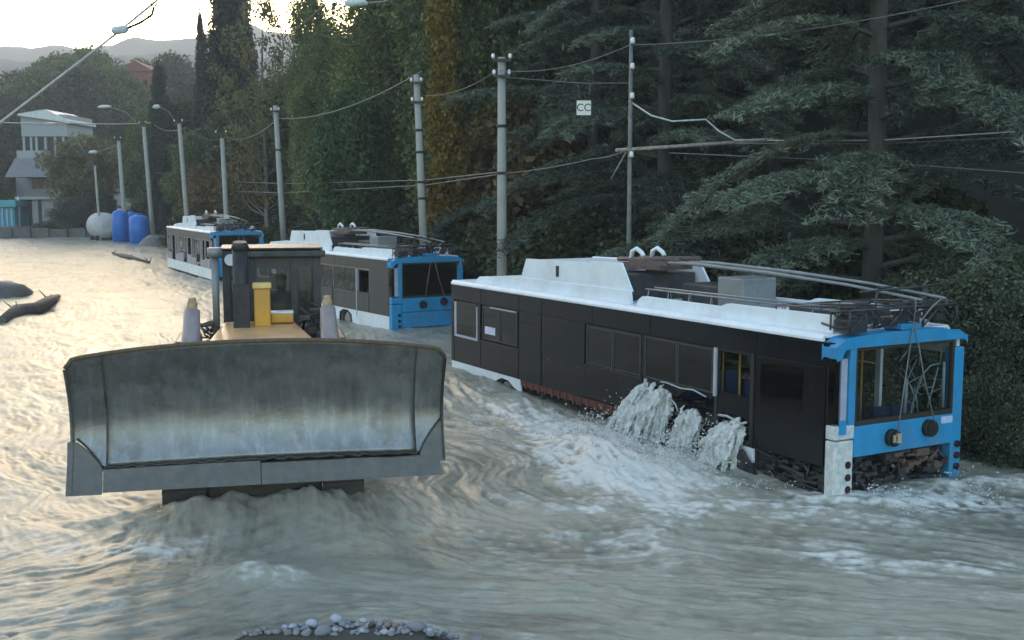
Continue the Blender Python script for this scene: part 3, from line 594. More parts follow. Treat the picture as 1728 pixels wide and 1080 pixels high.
# ---------------------------------------------------------------- bulldozer
def steel_mat():
    m = bpy.data.materials.new('worn_blade_steel'); m.use_nodes = True; N = m.node_tree.nodes; L = m.node_tree.links; p = N['Principled BSDF']
    tc = N.new('ShaderNodeTexCoord')
    def nz(sc, det, mapping=None, rot=0):
        n = N.new('ShaderNodeTexNoise'); n.inputs['Scale'].default_value = sc; n.inputs['Detail'].default_value = det; n.inputs['Roughness'].default_value = .68
        s = tc.outputs['Object']
        if mapping:
            mp = N.new('ShaderNodeMapping'); mp.inputs['Scale'].default_value = mapping; mp.inputs['Rotation'].default_value = (0, rot, 0); L.new(s, mp.inputs[0]); s = mp.outputs[0]
        L.new(s, n.inputs['Vector']); return n.outputs['Fac']
    a = nz(1.3, 7); b = nz(1, 6, (9, 9, .7), .22); c = nz(18, 5); d = nz(.7, 3)
    r = N.new('ShaderNodeValToRGB'); r.color_ramp.elements[0].position = .32; r.color_ramp.elements[1].position = .68
    r.color_ramp.elements[0].color = (.13, .13, .125, 1); r.color_ramp.elements[1].color = (.26, .26, .26, 1); L.new(a, r.inputs['Fac'])
    mx = N.new('ShaderNodeMix'); mx.data_type = 'RGBA'; r2 = N.new('ShaderNodeMapRange'); r2.inputs[1].default_value = .48; r2.inputs[2].default_value = .8; r2.inputs[4].default_value = .55; L.new(b, r2.inputs[0])
    L.new(r2.outputs[0], mx.inputs[0]); L.new(r.outputs[0], mx.inputs[6]); mx.inputs[7].default_value = (.36, .37, .39, 1)
    mu = nz(2.4, 10); m3 = N.new('ShaderNodeMapRange'); m3.inputs[1].default_value = .54; m3.inputs[2].default_value = .64; m3.inputs[4].default_value = .55; L.new(mu, m3.inputs[0]); mx2 = N.new('ShaderNodeMix'); mx2.data_type = 'RGBA'; L.new(m3.outputs[0], mx2.inputs[0]); L.new(mx.outputs[2], mx2.inputs[6]); mx2.inputs[7].default_value = (.12, .105, .085, 1); L.new(mx2.outputs[2], p.inputs['Base Color'])
    q = N.new('ShaderNodeMapRange'); q.inputs[1].default_value = .35; q.inputs[2].default_value = .65; q.inputs[3].default_value = .28; q.inputs[4].default_value = .5; L.new(a, q.inputs[0]); L.new(q.outputs[0], p.inputs['Roughness'])
    w = N.new('ShaderNodeMapRange'); w.inputs[1].default_value = .4; w.inputs[2].default_value = .62; w.inputs[3].default_value = .6; w.inputs[4].default_value = .9; L.new(d, w.inputs[0]); L.new(w.outputs[0], p.inputs['Metallic'])
    bp = N.new('ShaderNodeBump'); bp.inputs['Strength'].default_value = .25; bp.inputs['Distance'].default_value = .01; L.new(c, bp.inputs['Height']); L.new(bp.outputs[0], p.inputs['Normal'])
    return m
STEEL = steel_mat(); EDGE = mat('cutting_edge_steel', (.125, .12, .11), .55, metal=.45, var=.25, scale=7, dirt=(.09, .085, .075), dscale=4, bump=.3)
DARKST = mat('dark_steel', (.035, .033, .03), .6, metal=.3, var=.4, scale=9, dirt=(.10, .08, .06), dscale=5, bump=.2)
YELP = mat('yellow_machine_paint', (.58, .29, .03), .45, var=.12, scale=6, dirt=(.20, .15, .09), dscale=3)
HOODP = mat('faded_orange_hood', (.66, .36, .16), .4, var=.12, scale=3, dirt=(.30, .22, .15), dscale=2)
CABP = mat('cab_dark_grey', (.022, .023, .028), .5, var=.2, scale=8, dirt=(.10, .09, .08), dscale=4)
CYL = mat('pale_cylinder', (.27, .22, .22), .4, var=.15, scale=8, dirt=(.2, .15, .12), dscale=5)
ROD = mat('chrome_rod', (.6, .6, .58), .2, metal=.9, var=.1)
CABGL = glass('cab_glass', (.72, .74, .74), .03, dust_sheen=.22)  # grey film painted on to imitate light reflected in the panes
dz = empty('bulldozer', (-3.06, 13.62, 0), (0, 0, math.radians(12.5)))
tag(dz, 'bulldozer facing us with its wide worn steel blade raised over the flood', 'bulldozer')
BW = 2.27                                              # half width
def prof(v, off=0):                                    # concave moldboard: v 0..1 from foot to crest, gives y (away from viewer +)
    return .34 * math.sin(v * PI * .95) ** 1.0 - .10 * v + .0 + off
def crest(u): return 2.44 - .17 * abs(u) ** 2.2 - (.10 * max(0, (abs(u) - .955) / .045) ** 2)
ZB = .66
def blade_grid(u0, u1, vf0, vf1, n, mrows, off, name, m, sub=None, thick=.05):
    V = []; F = []
    for sgn in (0, 1):
        for j in range(mrows + 1):
            for i in range(n + 1):
                u = u0 + (u1 - u0) * i / n; a, b = vf0(u), vf1(u); v = a + (b - a) * j / mrows
                z = ZB + v * (crest(u) - ZB)
                V.append((u * BW, prof(v) + off + sgn * thick, z))
    w = n + 1; h = (mrows + 1) * w
    for j in range(mrows):
        for i in range(n):
            q = (j * w + i, j * w + i + 1, (j + 1) * w + i + 1, (j + 1) * w + i); F.append(q); F.append(tuple(k + h for k in reversed(q)))
    for i in range(n):
        F.append((i + 1, i, i + h, i + 1 + h)); k = mrows * w + i; F.append((k, k + 1, k + 1 + h, k + h))
    for j in range(mrows):
        k = j * w; F.append((k, k + w, k + w + h, k + h)); k += n; F.append((k + w, k, k + h, k + w + h))
    return MB().add(V, F, False)
bl_ = blade_grid(-.82, .84, lambda u: .165, lambda u: 1, 40, 26, 0, '', None)
blade = bl_.build('blade', STEEL, dz)
for p_ in blade.data.polygons: p_.use_smooth = len(p_.vertices) == 4 and abs(p_.normal.x) < .5 and p_.area > .0001
def seam(a, b): return lambda u: a + (b - a) * 0
blade_grid(-.995, -.823, lambda u: .165 + .22 * max(0, (-.84 - u) / .15) ** .8, lambda u: 1, 8, 26, -.006, '', None).build('wing_plate', STEEL, blade)
blade_grid(.843, .995, lambda u: .165 + .26 * max(0, (u - .86) / .13) ** .8, lambda u: 1, 8, 26, -.006, '', None).build('wing_plate', STEEL, blade)
blade_grid(-1.02, -.84, lambda u: -.012 + .0 * u, lambda u: .155 + .22 * max(0, (-.84 - u) / .15) ** .8, 10, 8, -.035, '', None).build('end_bit', EDGE, blade)
blade_grid(.86, 1.0, lambda u: .10, lambda u: .155 + .26 * max(0, (u - .86) / .13) ** .8, 10, 8, -.035, '', None).build('end_bit', EDGE, blade)
blade_grid(-.835, -.02, lambda u: 0, lambda u: .150, 30, 4, -.035, '', None).build('cutting_edge', EDGE, blade); blade_grid(-.015, .97, lambda u: .0, lambda u: .135, 30, 4, -.04, '', None).build('cutting_edge', EDGE, blade)
ws = MB()
for s0, s1, v0 in ((-.83, .85, .160),):
    pts = []
    for i in range(60):
        u = s0 + (s1 - s0) * i / 59; v = v0 + .006 * math.sin(i * 1.7) + .004 * math.sin(i * 4.1); pts.append((u * BW, prof(v) - .012, ZB + v * (crest(u) - ZB)))
    ws.tube(pts, .022, 6)
for u in (-.822, .842):
    ws.tube([(u * BW, prof(v / 20) - .002, ZB + v / 20 * (crest(u) - ZB)) for v in range(4, 20)], .004, 5)
for sg, a in ((-1, .84), (1, .86)):
    ws.tube([(sg * (a + k * .0185) * BW, prof(.165 + (.22 if sg < 0 else .26) * (k * .0185 / .14) ** .8) - .03, ZB + (.165 + (.22 if sg < 0 else .26) * (k * .0185 / .14) ** .8) * (crest(a) - ZB)) for k in range(8)], .012, 5)
ws.build('weld_seam', DARKST, blade)
# rim along crest and sides
MB().tube([(u / 30 * BW * .995, prof(1) + .01, crest(u / 30) + .005) for u in range(-30, 31)], .03, 6).build('crest_lip', mat('muddy_lip', (.10, .07, .045), .8, var=.4, scale=20), blade)
for s in (-1, 1):
    pl = MB(); o_ = [(prof(v / 16) - .05, ZB + v / 16 * (crest(1) - ZB)) for v in range(0 if s < 0 else 2, 17)] + [(.42, crest(1) - .1), (.42, ZB + .2)]
    pl.prism(o_, s * BW * .996 - .015, s * BW * .996 + .015, 'x').build('side_plate', DARKST if s > 0 else EDGE, blade)
st = MB(); st.box(-2.0, 2.0, .50, .62, .8, 1.0); st.box(-2.0, 2.0, .50, .62, 1.6, 1.8)
for x in (-1.6, -.8, 0, .8, 1.6): st.box(x - .04, x + .04, .47, .6, .75, 2.1)
st.build('blade_ribs', DARKST, blade)
for s in (-1, 1):
    MB().box(s * 1.62 - .11, s * 1.62 + .11, .5, 4.4, .72, .95, Matrix.Rotation(-.06, 4, 'X')).build('push_arm', DARKST, dz, .02)
    MB().tube([(s * 1.5, .55, 1.7), (s * 1.58, 2.0, .5)], .07, 10).build('brace', DARKST, dz)
# tracks
for s in (-1, 1):
    tr = empty('track', (0, 0, 0)); tr.parent = dz
    path = []; y0, y1, zc, R = 1.7, 5.2, .12, .46
    n1 = 14
    for k in range(n1): path.append((y0 + (y1 - y0) * k / n1, zc + R, 0))
    for k in range(7): a = PI * k / 7; path.append((y1 + R * math.sin(a), zc + R * math.cos(a), a))
    for k in range(n1): path.append((y1 - (y1 - y0) * k / n1, zc - R, PI))
    for k in range(7): a = PI * k / 7; path.append((y0 - R * math.sin(a), zc - R * math.cos(a), PI + a))
    shoe = MB().box(-.28, .28, -.115, .115, -.02, .02).box(-.28, .28, .05, .08, .02, .09)
    so = shoe.build('track_shoe', DARKST, tr)
    for k, (y, z, a) in enumerate(path):
        o = so if k == 0 else so.copy()
        if k: COL.objects.link(o); o.parent = tr
        o.location = (s * 1.05, y, z); o.rotation_euler = (-a, 0, 0)
    fr = MB().box(s * 1.05 - .14, s * 1.05 + .14, 1.9, 5.0, -.1, .3); fr.build('track_frame', DARKST, tr, .02)
    for y in (1.7, 5.2): MB().tube([(s * 1.05 - .1, y, .12), (s * 1.05 + .1, y, .12)], .40, 20).build('sprocket' if y > 3 else 'idler', DARKST, tr)
# body
MB().add([(-.74, 1.9, 2.2), (.74, 1.9, 2.2), (.50, 3.75, 2.28), (-.56, 3.75, 2.28), (-.74, 1.9, .5), (.74, 1.9, .5), (.55, 3.75, .5), (-.55, 3.75, .5)], [(0, 1, 2, 3), (4, 7, 6, 5), (0, 4, 5, 1), (1, 5, 6, 2), (2, 6, 7, 3), (3, 7, 4, 0)]).build('hood', HOODP, dz, .05)
g = MB()
for k in range(9): g.box(-.6, .6, 1.86, 1.895, .65 + k * .16, .72 + k * .16)
g.build('radiator_grille', DARKST, dz)
bxo('engine_frame', DARKST, dz, -.5, .5, 1.9, 5.6, .0, .55, .03); bxo('underblade_dark', DARKST, dz, -.76, .76, 1.25, 1.9, -.4, .9, .05)  # front block added for the dark undercarriage and shade below the blade
for s in (-1, 1): bxo('fender', DARKST, dz, s * 1.05 - .33, s * 1.05 + .33, 3.5, 5.6, 1.05, 1.5, .04); bxo('fuel_tank' if s > 0 else 'hydraulic_tank', CABP, dz, s * 1.05 - .28, s * 1.05 + .28, 4.0, 5.4, 1.5, 1.95, .04)
e = MB().tube([(-.28, 3.2, 2.2), (-.28, 3.2, 3.42)], .115, 16).tube([(-.28, 3.2, 3.42), (-.28, 3.18, 3.52)], [.135, .10], 14)
e.box(-.40, -.16, 3.08, 3.14, 2.24, 2.9); e.build('exhaust_stack', mat('sooty_stack', (.022, .022, .026), .55, metal=.2, var=.5, scale=10, dirt=(.09, .07, .06), dscale=6), dz)
MB().tube([(-.66, 3.55, 2.1), (-.66, 3.55, 3.30)], .055, 10).tube([(-.66, 3.55, 3.28), (-.66, 3.55, 3.42)], .11, 12).build('air_intake', MGREY, dz)
y_ = bxo('air_cleaner', YELP, dz, -.10, .14, 3.15, 3.4, 2.25, 2.82, .02); bxo('air_cleaner_cap', mat('faded_yellow', (.62, .46, .15), .5, var=.15), y_, -.12, .16, 3.12, 3.42, 2.822, 2.90, .02)
bxo('cowl', YELP, dz, .145, .48, 3.35, 3.6, 2.28, 2.42, .02); bxo('cowl_strip', WHITE, dz, .145, .48, 3.36, 3.6, 2.424, 2.45)
# cab
x0, x1, y0, y1, zb, zt = -.56, .92, 3.95, 5.25, 1.7, 3.25
cab = bxo('cab', CABP, dz, x0, x1, y0, y1, 1.45, 2.15, .03)
bxo('cab_roof', CABP, cab, x0 - .08, x1 + .08, y0 - .12, y1 + .1, zt, zt + .10, .02); bxo('roof_lip', CABP, cab, x0 - .04, x1 + .04, y0 - .08, y1, zt + .122, zt + .145)
for x in (x0 + .05, -.14, .52, x1 - .05): MB().box(x - .06, x + .06, y0, y0 + .09, 2.15, zt).build('cab_post', CABP, cab, .01)
for x in (x0 + .05, x1 - .05):
    for y in (4.55, y1 - .08): MB().box(x - .04, x + .04, y - .04, y + .05, 2.15, zt).build('cab_post', CABP, cab, .01)
bxo('cab_back_wall', CABP, cab, x0 + .05, x1 - .05, y1 - .05, y1 - .01, 2.15, 2.62); bxo('cab_headliner', CABP, cab, x0 + .1, x1 - .1, y0 + .02, y1 - .05, 3.08, zt); bxo('cab_door', CABP, cab, x0 + .02, x0 + .08, y0 + .1, y1 - .06, 2.15, 2.55); bxo('cab_door', CABP, cab, x1 - .08, x1 - .02, y0 + .1, y1 - .06, 2.15, 2.5)
for a, b in ((x0 + .11, -.20), (-.08, .46), (.58, x1 - .11)): bxo('windscreen', CABGL, cab, a, b, y0 + .03, y0 + .04, 2.2, zt - .02)
for x in (x0 + .05, x1 - .05): bxo('side_window', CABGL, cab, x - .005, x + .005, y0 + .1, 4.5, 2.2, zt - .02)
bxo('dashboard', RUBBER, cab, -.04, .6, 4.05, 4.3, 2.15, 2.32, .03)
bxo('seat', RUBBER, cab, .08, .56, 4.75, 5.0, 2.0, 2.62, .06)
MB().tube([(-.44, 3.86, 3.22), (-.44, 3.80, 3.22)], .09, 14).build('work_lamp', WHITE, cab)
mb = MB(); mb.tube([(.62, 3.75, 2.1), (.72, 3.5, 2.6), (.74, 3.5, 2.9)], .02, 6); mb.tube([(.95, 3.7, 1.9), (.95, 3.7, 2.45), (.62, 3.9, 2.6)], .03, 6); mb.build('grab_rail', DARKST, dz)
mb = MB(); junk(mb, random.Random(2), .55, .95, 2.8, 3.9, 1.6, 2.5, 40); mb.build('hoses_and_brackets', DARKST, dz)
mb = MB(); junk(mb, random.Random(4), -.98, -.6, 3.0, 3.9, 1.6, 2.3, 34); mb.build('hoses_and_brackets', DARKST, dz)
for s in (-1, 1):
    c = MB().tube([(s * .93, 1.15, 1.75), (s * .90, 1.65, 2.66)], [.15, .105], 16).build('lift_cylinder', CYL, dz)
    MB().tube([(s * .90, 1.65, 2.66), (s * .90, 1.70, 2.76)], .07, 12).tube([(s * .90, 1.695, 2.76), (s * .90, 1.72, 2.82)], .05, 12).build('cylinder_head', mat('ochre_cap', (.40, .27, .14), .5, var=.3), c)
    MB().tube([(s * .93, .5, .9), (s * .93, 1.25, 1.75)], .045, 10).build('rod', ROD, c)
    bxo('cylinder_bracket', DARKST, dz, s * .86 - .06, s * .86 + .06, 1.6, 2.1, 1.9, 2.3, .02)
# driver
def driver():
    J = [(0, 0, 0), (0, .02, .22), (0, .0, .44), (0, -.02, .53), (0, -.04, .62), (0, -.045, .72), (0, -.05, .80),
         (.19, -.02, .43), (.25, -.12, .20), (.16, -.36, .22), (.14, -.44, .23), (-.19, -.02, .43), (-.25, -.12, .20), (-.18, -.36, .26), (-.16, -.44, .27),
         (.10, -.05, -.02), (.13, -.42, .02), (.13, -.46, -.36), (.13, -.58, -.40), (-.10, -.05, -.02), (-.13, -.42, .02), (-.13, -.46, -.36), (-.13, -.58, -.40)]
    E = [(0, 1), (1, 2), (2, 3), (3, 4), (4, 5), (5, 6), (2, 7), (7, 8), (8, 9), (9, 10), (2, 11), (11, 12), (12, 13), (13, 14), (0, 15), (15, 16), (16, 17), (17, 18), (0, 19), (19, 20), (20, 21), (21, 22)]
    Rr = [.15, .145, .13, .06, .085, .10, .06, .075, .055, .04, .035, .075, .055, .04, .035, .10, .08, .055, .05, .10, .08, .055, .05]
    me = bpy.data.meshes.new('person'); me.from_pydata(J, E, []); o = bpy.data.objects.new('person', me); COL.objects.link(o)
    o.modifiers.new('skin', 'SKIN'); sv = me.skin_vertices[0].data
    for i, r in enumerate(Rr): sv[i].radius = (r, r * (.8 if i in (1, 2) else 1)); sv[i].use_root = (i == 0)
    o.modifiers.new('sub', 'SUBSURF').levels = 2; o.modifiers['sub'].render_levels = 2
    me.materials.append(mat('dark_jacket', (.03, .034, .045), .8, var=.3)); me.materials.append(MATS['dark_jacket'])
    tag(o, 'driver in dark jacket and cap seated behind the cab windscreen', 'person')
    o.location = dz.matrix_basis @ Vector((.32, 4.68, 2.12)); o.rotation_euler = (0, 0, math.radians(12.5))
    skin = mat('skin', (.32, .18, .12), .55, var=.1)
    f = MB(); n = 10
    V = []; F = []
    for j in range(7):
        a = -PI / 2 + PI * j / 6
        for k in range(n): t = 2 * PI * k / n; V.append((.082 * math.cos(a) * math.cos(t), -.075 + .075 * math.cos(a) * math.sin(t) - .015, .685 + .10 * math.sin(a)))
    for j in range(6):
        for k in range(n): F.append((j * n + k, j * n + (k + 1) % n, (j + 1) * n + (k + 1) % n, (j + 1) * n + k))
    f.add(V, F, True); f.box(-.012, .012, -.185, -.15, .67, .71); f.build('face', skin, o)
    c = MB().tube([(0, -.05, .735), (0, -.05, .79), (0, -.05, .82)], [.105, .10, .05], 14); c.box(-.07, .07, -.22, -.12, .735, .75); c.build('cap', mat('dark_cap', (.02, .02, .025), .8), o)
    for s in (-1, 1):
        h = MB()
        h.box(s * .15 - .035, s * .15 + .035, -.50, -.42, .22, .26)
        for k in range(4): h.tube([(s * .15 - .028 + k * .019, -.50, .25), (s * .15 - .028 + k * .019, -.54, .245), (s * .15 - .028 + k * .019, -.545, .21)], .009, 5)
        h.tube([(s * .15 - s * .035, -.45, .25), (s * .15 - s * .06, -.48, .25)], .01, 5); h.build('hand', skin, o)
driver()

# ---------------------------------------------------------------- foliage
def leaf_mat(name, c0, c1, c2, trans=.25):
    m = bpy.data.materials.new(name); m.use_nodes = True; N = m.node_tree.nodes; L = m.node_tree.links; N.clear()
    o = N.new('ShaderNodeOutputMaterial'); a = N.new('ShaderNodeAttribute'); a.attribute_name = 'tint'
    r = N.new('ShaderNodeValToRGB'); r.color_ramp.elements[0].color = (*c0, 1); r.color_ramp.elements[1].color = (*c2, 1); e = r.color_ramp.elements.new(.5); e.color = (*c1, 1)
    oi = N.new('ShaderNodeObjectInfo'); ad = N.new('ShaderNodeMath'); ad.operation = 'MULTIPLY_ADD'; L.new(oi.outputs['Random'], ad.inputs[0]); ad.inputs[1].default_value = .2; L.new(a.outputs['Fac'], ad.inputs[2])
    L.new(ad.outputs[0], r.inputs[0])
    p = N.new('ShaderNodeBsdfPrincipled'); p.inputs['Roughness'].default_value = .55; p.inputs['Specular IOR Level'].default_value = .3; L.new(r.outputs[0], p.inputs['Base Color'])
    t = N.new('ShaderNodeBsdfTranslucent'); L.new(r.outputs[0], t.inputs[0]); mx = N.new('ShaderNodeMixShader'); mx.inputs[0].default_value = trans
    L.new(p.outputs[0], mx.inputs[1]); L.new(t.outputs[0], mx.inputs[2]); L.new(mx.outputs[0], o.inputs[0]); return m
LM = {
    'poplar': leaf_mat('poplar_leaves', (.035, .055, .020), (.095, .135, .045), (.22, .25, .085)),
    'weeping': leaf_mat('weeping_leaves', (.03, .06, .025), (.055, .10, .04), (.10, .16, .065)),
    'olive': leaf_mat('olive_leaves', (.05, .055, .022), (.12, .12, .045), (.22, .20, .085)),
    'ivy': leaf_mat('yellowing_ivy', (.05, .06, .015), (.17, .13, .02), (.32, .18, .03)),
    'cypress': leaf_mat('cypress_foliage', (.010, .018, .012), (.020, .034, .022), (.045, .062, .036), .1),
    'cedar': leaf_mat('cedar_needles', (.010, .018, .012), (.042, .064, .045), (.19, .23, .165), .12),  # pale end puts the highlights on the boughs into the needle colour
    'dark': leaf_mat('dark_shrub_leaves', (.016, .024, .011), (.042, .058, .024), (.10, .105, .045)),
    'bush': leaf_mat('bank_bush_leaves', (.015, .022, .011), (.055, .072, .040), (.15, .175, .11)),
    'rust': leaf_mat('autumn_leaves', (.05, .04, .015), (.11, .08, .025), (.16, .11, .04)),
}
BARK = mat('bark', (.055, .045, .035), .9, var=.4, scale=6, bump=.9, bscale=14, stretch=(1, 1, .25))
CBARK = mat('cedar_bark', (.065, .062, .058), .9, var=.35, scale=6, bump=1, bscale=16, stretch=(1, 1, .25))
BARKP = mat('pale_bark', (.16, .14, .12), .9, var=.3, scale=6)

def leaves(P, size, tint, rng, flat=0., elong=1.5, nrm=None, drop=0., wfac=1.):
    n = len(P)
    a = rng.normal(size=(n, 3)); a[:, 2] = a[:, 2] * (1 - flat) - drop; a /= np.linalg.norm(a, axis=1, keepdims=True) + 1e-9
    b = rng.normal(size=(n, 3)); b[:, 2] *= (1 - flat); b -= a * (a * b).sum(1, keepdims=True); b /= np.linalg.norm(b, axis=1, keepdims=True) + 1e-9
    s = size * rng.uniform(.6, 1.4, (n, 1)); a = a * s * elong * .5; b = b * s * .5 * wfac
    V = np.stack([P - a, P + b, P + a, P - b], 1).reshape(-1, 3)
    F = np.arange(n * 4).reshape(-1, 4)
    return V, F, np.repeat(tint, 4)
def crown_mesh(name, kind, seed, H, R, prof, ncl, per, size, clr, m, base=.0, flat=.15, stretchz=1.0, drop=0):
    """H height of crown, R radius, prof(h)->0..1, clumps near the envelope"""
    rng = np.random.default_rng(seed)
    h = rng.uniform(0, 1, ncl * 3); w = prof(h); keep = rng.uniform(0, 1, len(h)) < np.clip(w + .15, 0, 1); h = h[keep][:ncl]; w = prof(h)
    th = rng.uniform(0, 2 * PI, len(h)); lob = 1 + .22 * np.sin(th * 3 + h * 9 + seed) + .18 * np.sin(th * 5 - h * 14 + seed * 2)
    rr = R * w * np.sqrt(rng.uniform(.12, 1, len(h))) * lob
    C = np.stack([rr * np.cos(th), rr * np.sin(th), base + h * H], -1)
    n = len(C); r = clr * rng.uniform(.55, 1.3, n)
    idx = np.repeat(np.arange(n), per)
    g = rng.normal(size=(len(idx), 3)); g /= (np.linalg.norm(g, axis=1, keepdims=True) + 1e-6); g *= rng.uniform(.25, 1, (len(idx), 1)) ** .6
    g[:, 2] *= stretchz
    P = C[idx] + g * r[idx][:, None]
    tint = np.clip(.35 * rng.uniform(0, 1, n)[idx] + .35 * rng.uniform(0, 1, len(idx)) + .12, 0, 1)
    V, F, T = leaves(P, size, tint, rng, flat, 1.5, None, drop)
    return mesh_np(name, V, F, 4, m, False, attr={'tint': T}), C
def trunk_mesh(name, H, r0, C, m, seed, nb=14, r1=.25, top=.9):
    rng = random.Random(seed); mb = MB(); pts = [(0, 0, -.3)]; x = y = 0
    for k in range(1, 9):
        x += rng.uniform(-.12, .12); y += rng.uniform(-.12, .12); pts.append((x * k / 8, y * k / 8, H * top * k / 8))
    mb.tube(pts, [r0 * (1.25 if k == 0 else 1 - (1 - r1) * k / 8) for k in range(9)], 9)
    Cs = sorted(C.tolist(), key=lambda c: rng.random())[:nb]
    for c in Cs:
        zz = max(.15 * H, c[2] - rng.uniform(.3, .9) * math.hypot(c[0], c[1]) - .3); f = min(1, zz / (H * top))
        s = Vector((x * f, y * f, zz)); e = Vector(c); mid = (s + e) / 2 + Vector((0, 0, -.12 * (e - s).length))
        mb.tube([s, mid, e], [r0 * .32 * (1.1 - f), r0 * .2 * (1.1 - f) + .01, .012], 5, False)
    me = bpy.data.meshes.new(name); me.from_pydata(mb.v, [], mb.f); me.polygons.foreach_set('use_smooth', [True] * len(mb.f)); me.materials.append(m); return me
P_POP = lambda h: np.sin(np.clip(h, 0, 1) * PI * .93 + .18) ** .55
P_RND = lambda h: np.sqrt(np.clip(1 - (2 * h - 1) ** 2, 0, 1))
P_CYP = lambda h: np.clip((1 - h) * 1.35, 0, 1) ** .55 * np.clip(h * 8 + .4, 0, 1)
P_SHR = lambda h: np.clip(1 - h ** 1.6, 0, 1) ** .6 * (.85 + .2 * np.sin(h * 17))
P_COL = lambda h: .75 + .25 * np.sin(h * 9)
KINDS = {}
def kind(key, *a, trunk=(.3, BARK, 14), **k):
    me, C = crown_mesh('crown', key, *a, **k); H = a[1]
    KINDS[key] = (me, trunk_mesh('trunk', H + k.get('base', 0), trunk[0], C, trunk[1], a[0], trunk[2]), H + k.get('base', 0))
kind('poplar', 1, 17, 2.6, P_POP, 420, 150, .12, .75, LM['poplar'], base=1.0, stretchz=1.6, trunk=(.28, BARKP, 22))
kind('poplar2', 2, 16, 3.1, P_POP, 420, 150, .13, .8, LM['poplar'], base=.8, stretchz=1.4, trunk=(.3, BARK, 22))
kind('weeping', 3, 9, 2.6, P_RND, 300, 90, .16, .6, LM['weeping'], base=1.2, stretchz=1.9, drop=.6, trunk=(.22, BARK, 18))
kind('olive', 4, 13, 4.2, P_RND, 120, 50, .17, .75, LM['olive'], base=3, trunk=(.25, BARKP, 60))
kind('ivy', 5, 15, .85, P_COL, 360, 130, .11, .42, LM['ivy'], base=.2, trunk=(.25, BARK, 10))
kind('cypress', 6, 16, 1.9, P_CYP, 420, 90, .15, .5, LM['cypress'], base=.3, stretchz=2.0, trunk=(.25, BARK, 6))
kind('round', 7, 12, 4.5, P_RND, 360, 100, .26, 1.1, LM['poplar'], base=2.0, trunk=(.35, BARK, 26))
kind('shrub', 8, 3.2, 2.0, P_SHR, 130, 90, .13, .5, LM['dark'], base=.1, trunk=(.08, BARK, 14))
kind('bush', 9, 2.6, 1.6, P_SHR, 130, 330, .048, .42, LM['bush'], base=.05, trunk=(.05, BARK, 16))
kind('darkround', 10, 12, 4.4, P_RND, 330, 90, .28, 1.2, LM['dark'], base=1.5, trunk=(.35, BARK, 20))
kind('rustround', 11, 6, 3.0, P_RND, 200, 80, .20, .8, LM['rust'], base=1.2, trunk=(.2, BARK, 20))
kind('oliveround', 12, 5, 4.2, P_RND, 260, 80, .20, .8, LM['olive'], base=2.5, trunk=(.2, BARK, 24))

def cedar_meshes(seed, H=19.0, R=6.8):
    rng = np.random.default_rng(seed); rr = random.Random(seed)
    tr = MB(); tr.tube([(0, 0, -.4), (.03, 0, H * .25), (-.04, .05, H * .5), (0, 0, H * .75), (.02, 0, H)], [.25, .20, .17, .12, .03], 12)
    Ps = []; Ts = []; Ds = []
    z = 2.0; az = 0
    while z < H - .6:
        az += 2.4 + rr.uniform(-.4, .4); f = z / H; Lb = R * (1 - f) ** .62 * rr.uniform(.65, 1.12)
        d = np.array([math.cos(az), math.sin(az)]); side = np.array([-d[1], d[0]])
        rise = rr.uniform(.02, .22) + .15 * f; droop = rr.uniform(.16, .34)
        n = max(6, int(Lb * 5)); pts = []
        for k in range(n + 1):
            u = k / n; wob = .18 * math.sin(u * 6 + az) * u
            pts.append(np.array([d[0] * Lb * u + side[0] * wob, d[1] * Lb * u + side[1] * wob, z + Lb * (rise * u * 1.6 - droop * u * u * 1.9)]))
        tr.tube([tuple(p) for p in pts[::max(1, n // 5)]] + [tuple(pts[-1])], [.085 * (1 - f * .6) * (1 - .85 * k / 6) for k in range(len(pts[::max(1, n // 5)]) + 1)], 5, False)
        tb = rr.uniform(0, .3)
        for k in range(int(n * .18), n + 1):
            u = k / n; base = pts[k]
            for sgn in (-1, 1):
                ls = (1.35 * (1 - .55 * u) * min(1, .5 + u)) * rr.uniform(.6, 1.15) * min(1, Lb / 4 + .3)
                m_ = max(4, int(ls * 9)); dirv = np.array([d[0] * .55 + side[0] * sgn, d[1] * .55 + side[1] * sgn, 0]); dirv /= np.linalg.norm(dirv)
                sag = rr.uniform(.12, .45)
                for q in range(1, m_ + 1):
                    v = q / m_; c = base + dirv * ls * v + np.array([0, 0, -sag * ls * v * v + .04])
                    k_ = 13
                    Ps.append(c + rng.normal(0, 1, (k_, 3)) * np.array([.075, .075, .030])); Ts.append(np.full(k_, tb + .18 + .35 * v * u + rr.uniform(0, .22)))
        z += rr.uniform(.16, .30) * (1 + .3 * f)
    P = np.concatenate(Ps); T = np.clip(np.concatenate(Ts) + rng.uniform(-.08, .12, len(P)), 0, 1)
    V, F, T = leaves(P, .085, T, rng, .5, 2.0, None, .12, .32)
    print('cedar leaves', len(P))
    me = bpy.data.meshes.new('trunk'); me.from_pydata(tr.v, [], tr.f); me.polygons.foreach_set('use_smooth', [True] * len(tr.f)); me.materials.append(CBARK)
    return mesh_np('crown', V, F, 4, LM['cedar'], False, attr={'tint': T}), me, H
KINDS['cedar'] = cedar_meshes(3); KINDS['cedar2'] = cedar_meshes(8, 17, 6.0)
GZ = lambda x, y: float(terr(np.array([x]), np.array([y]))[0])
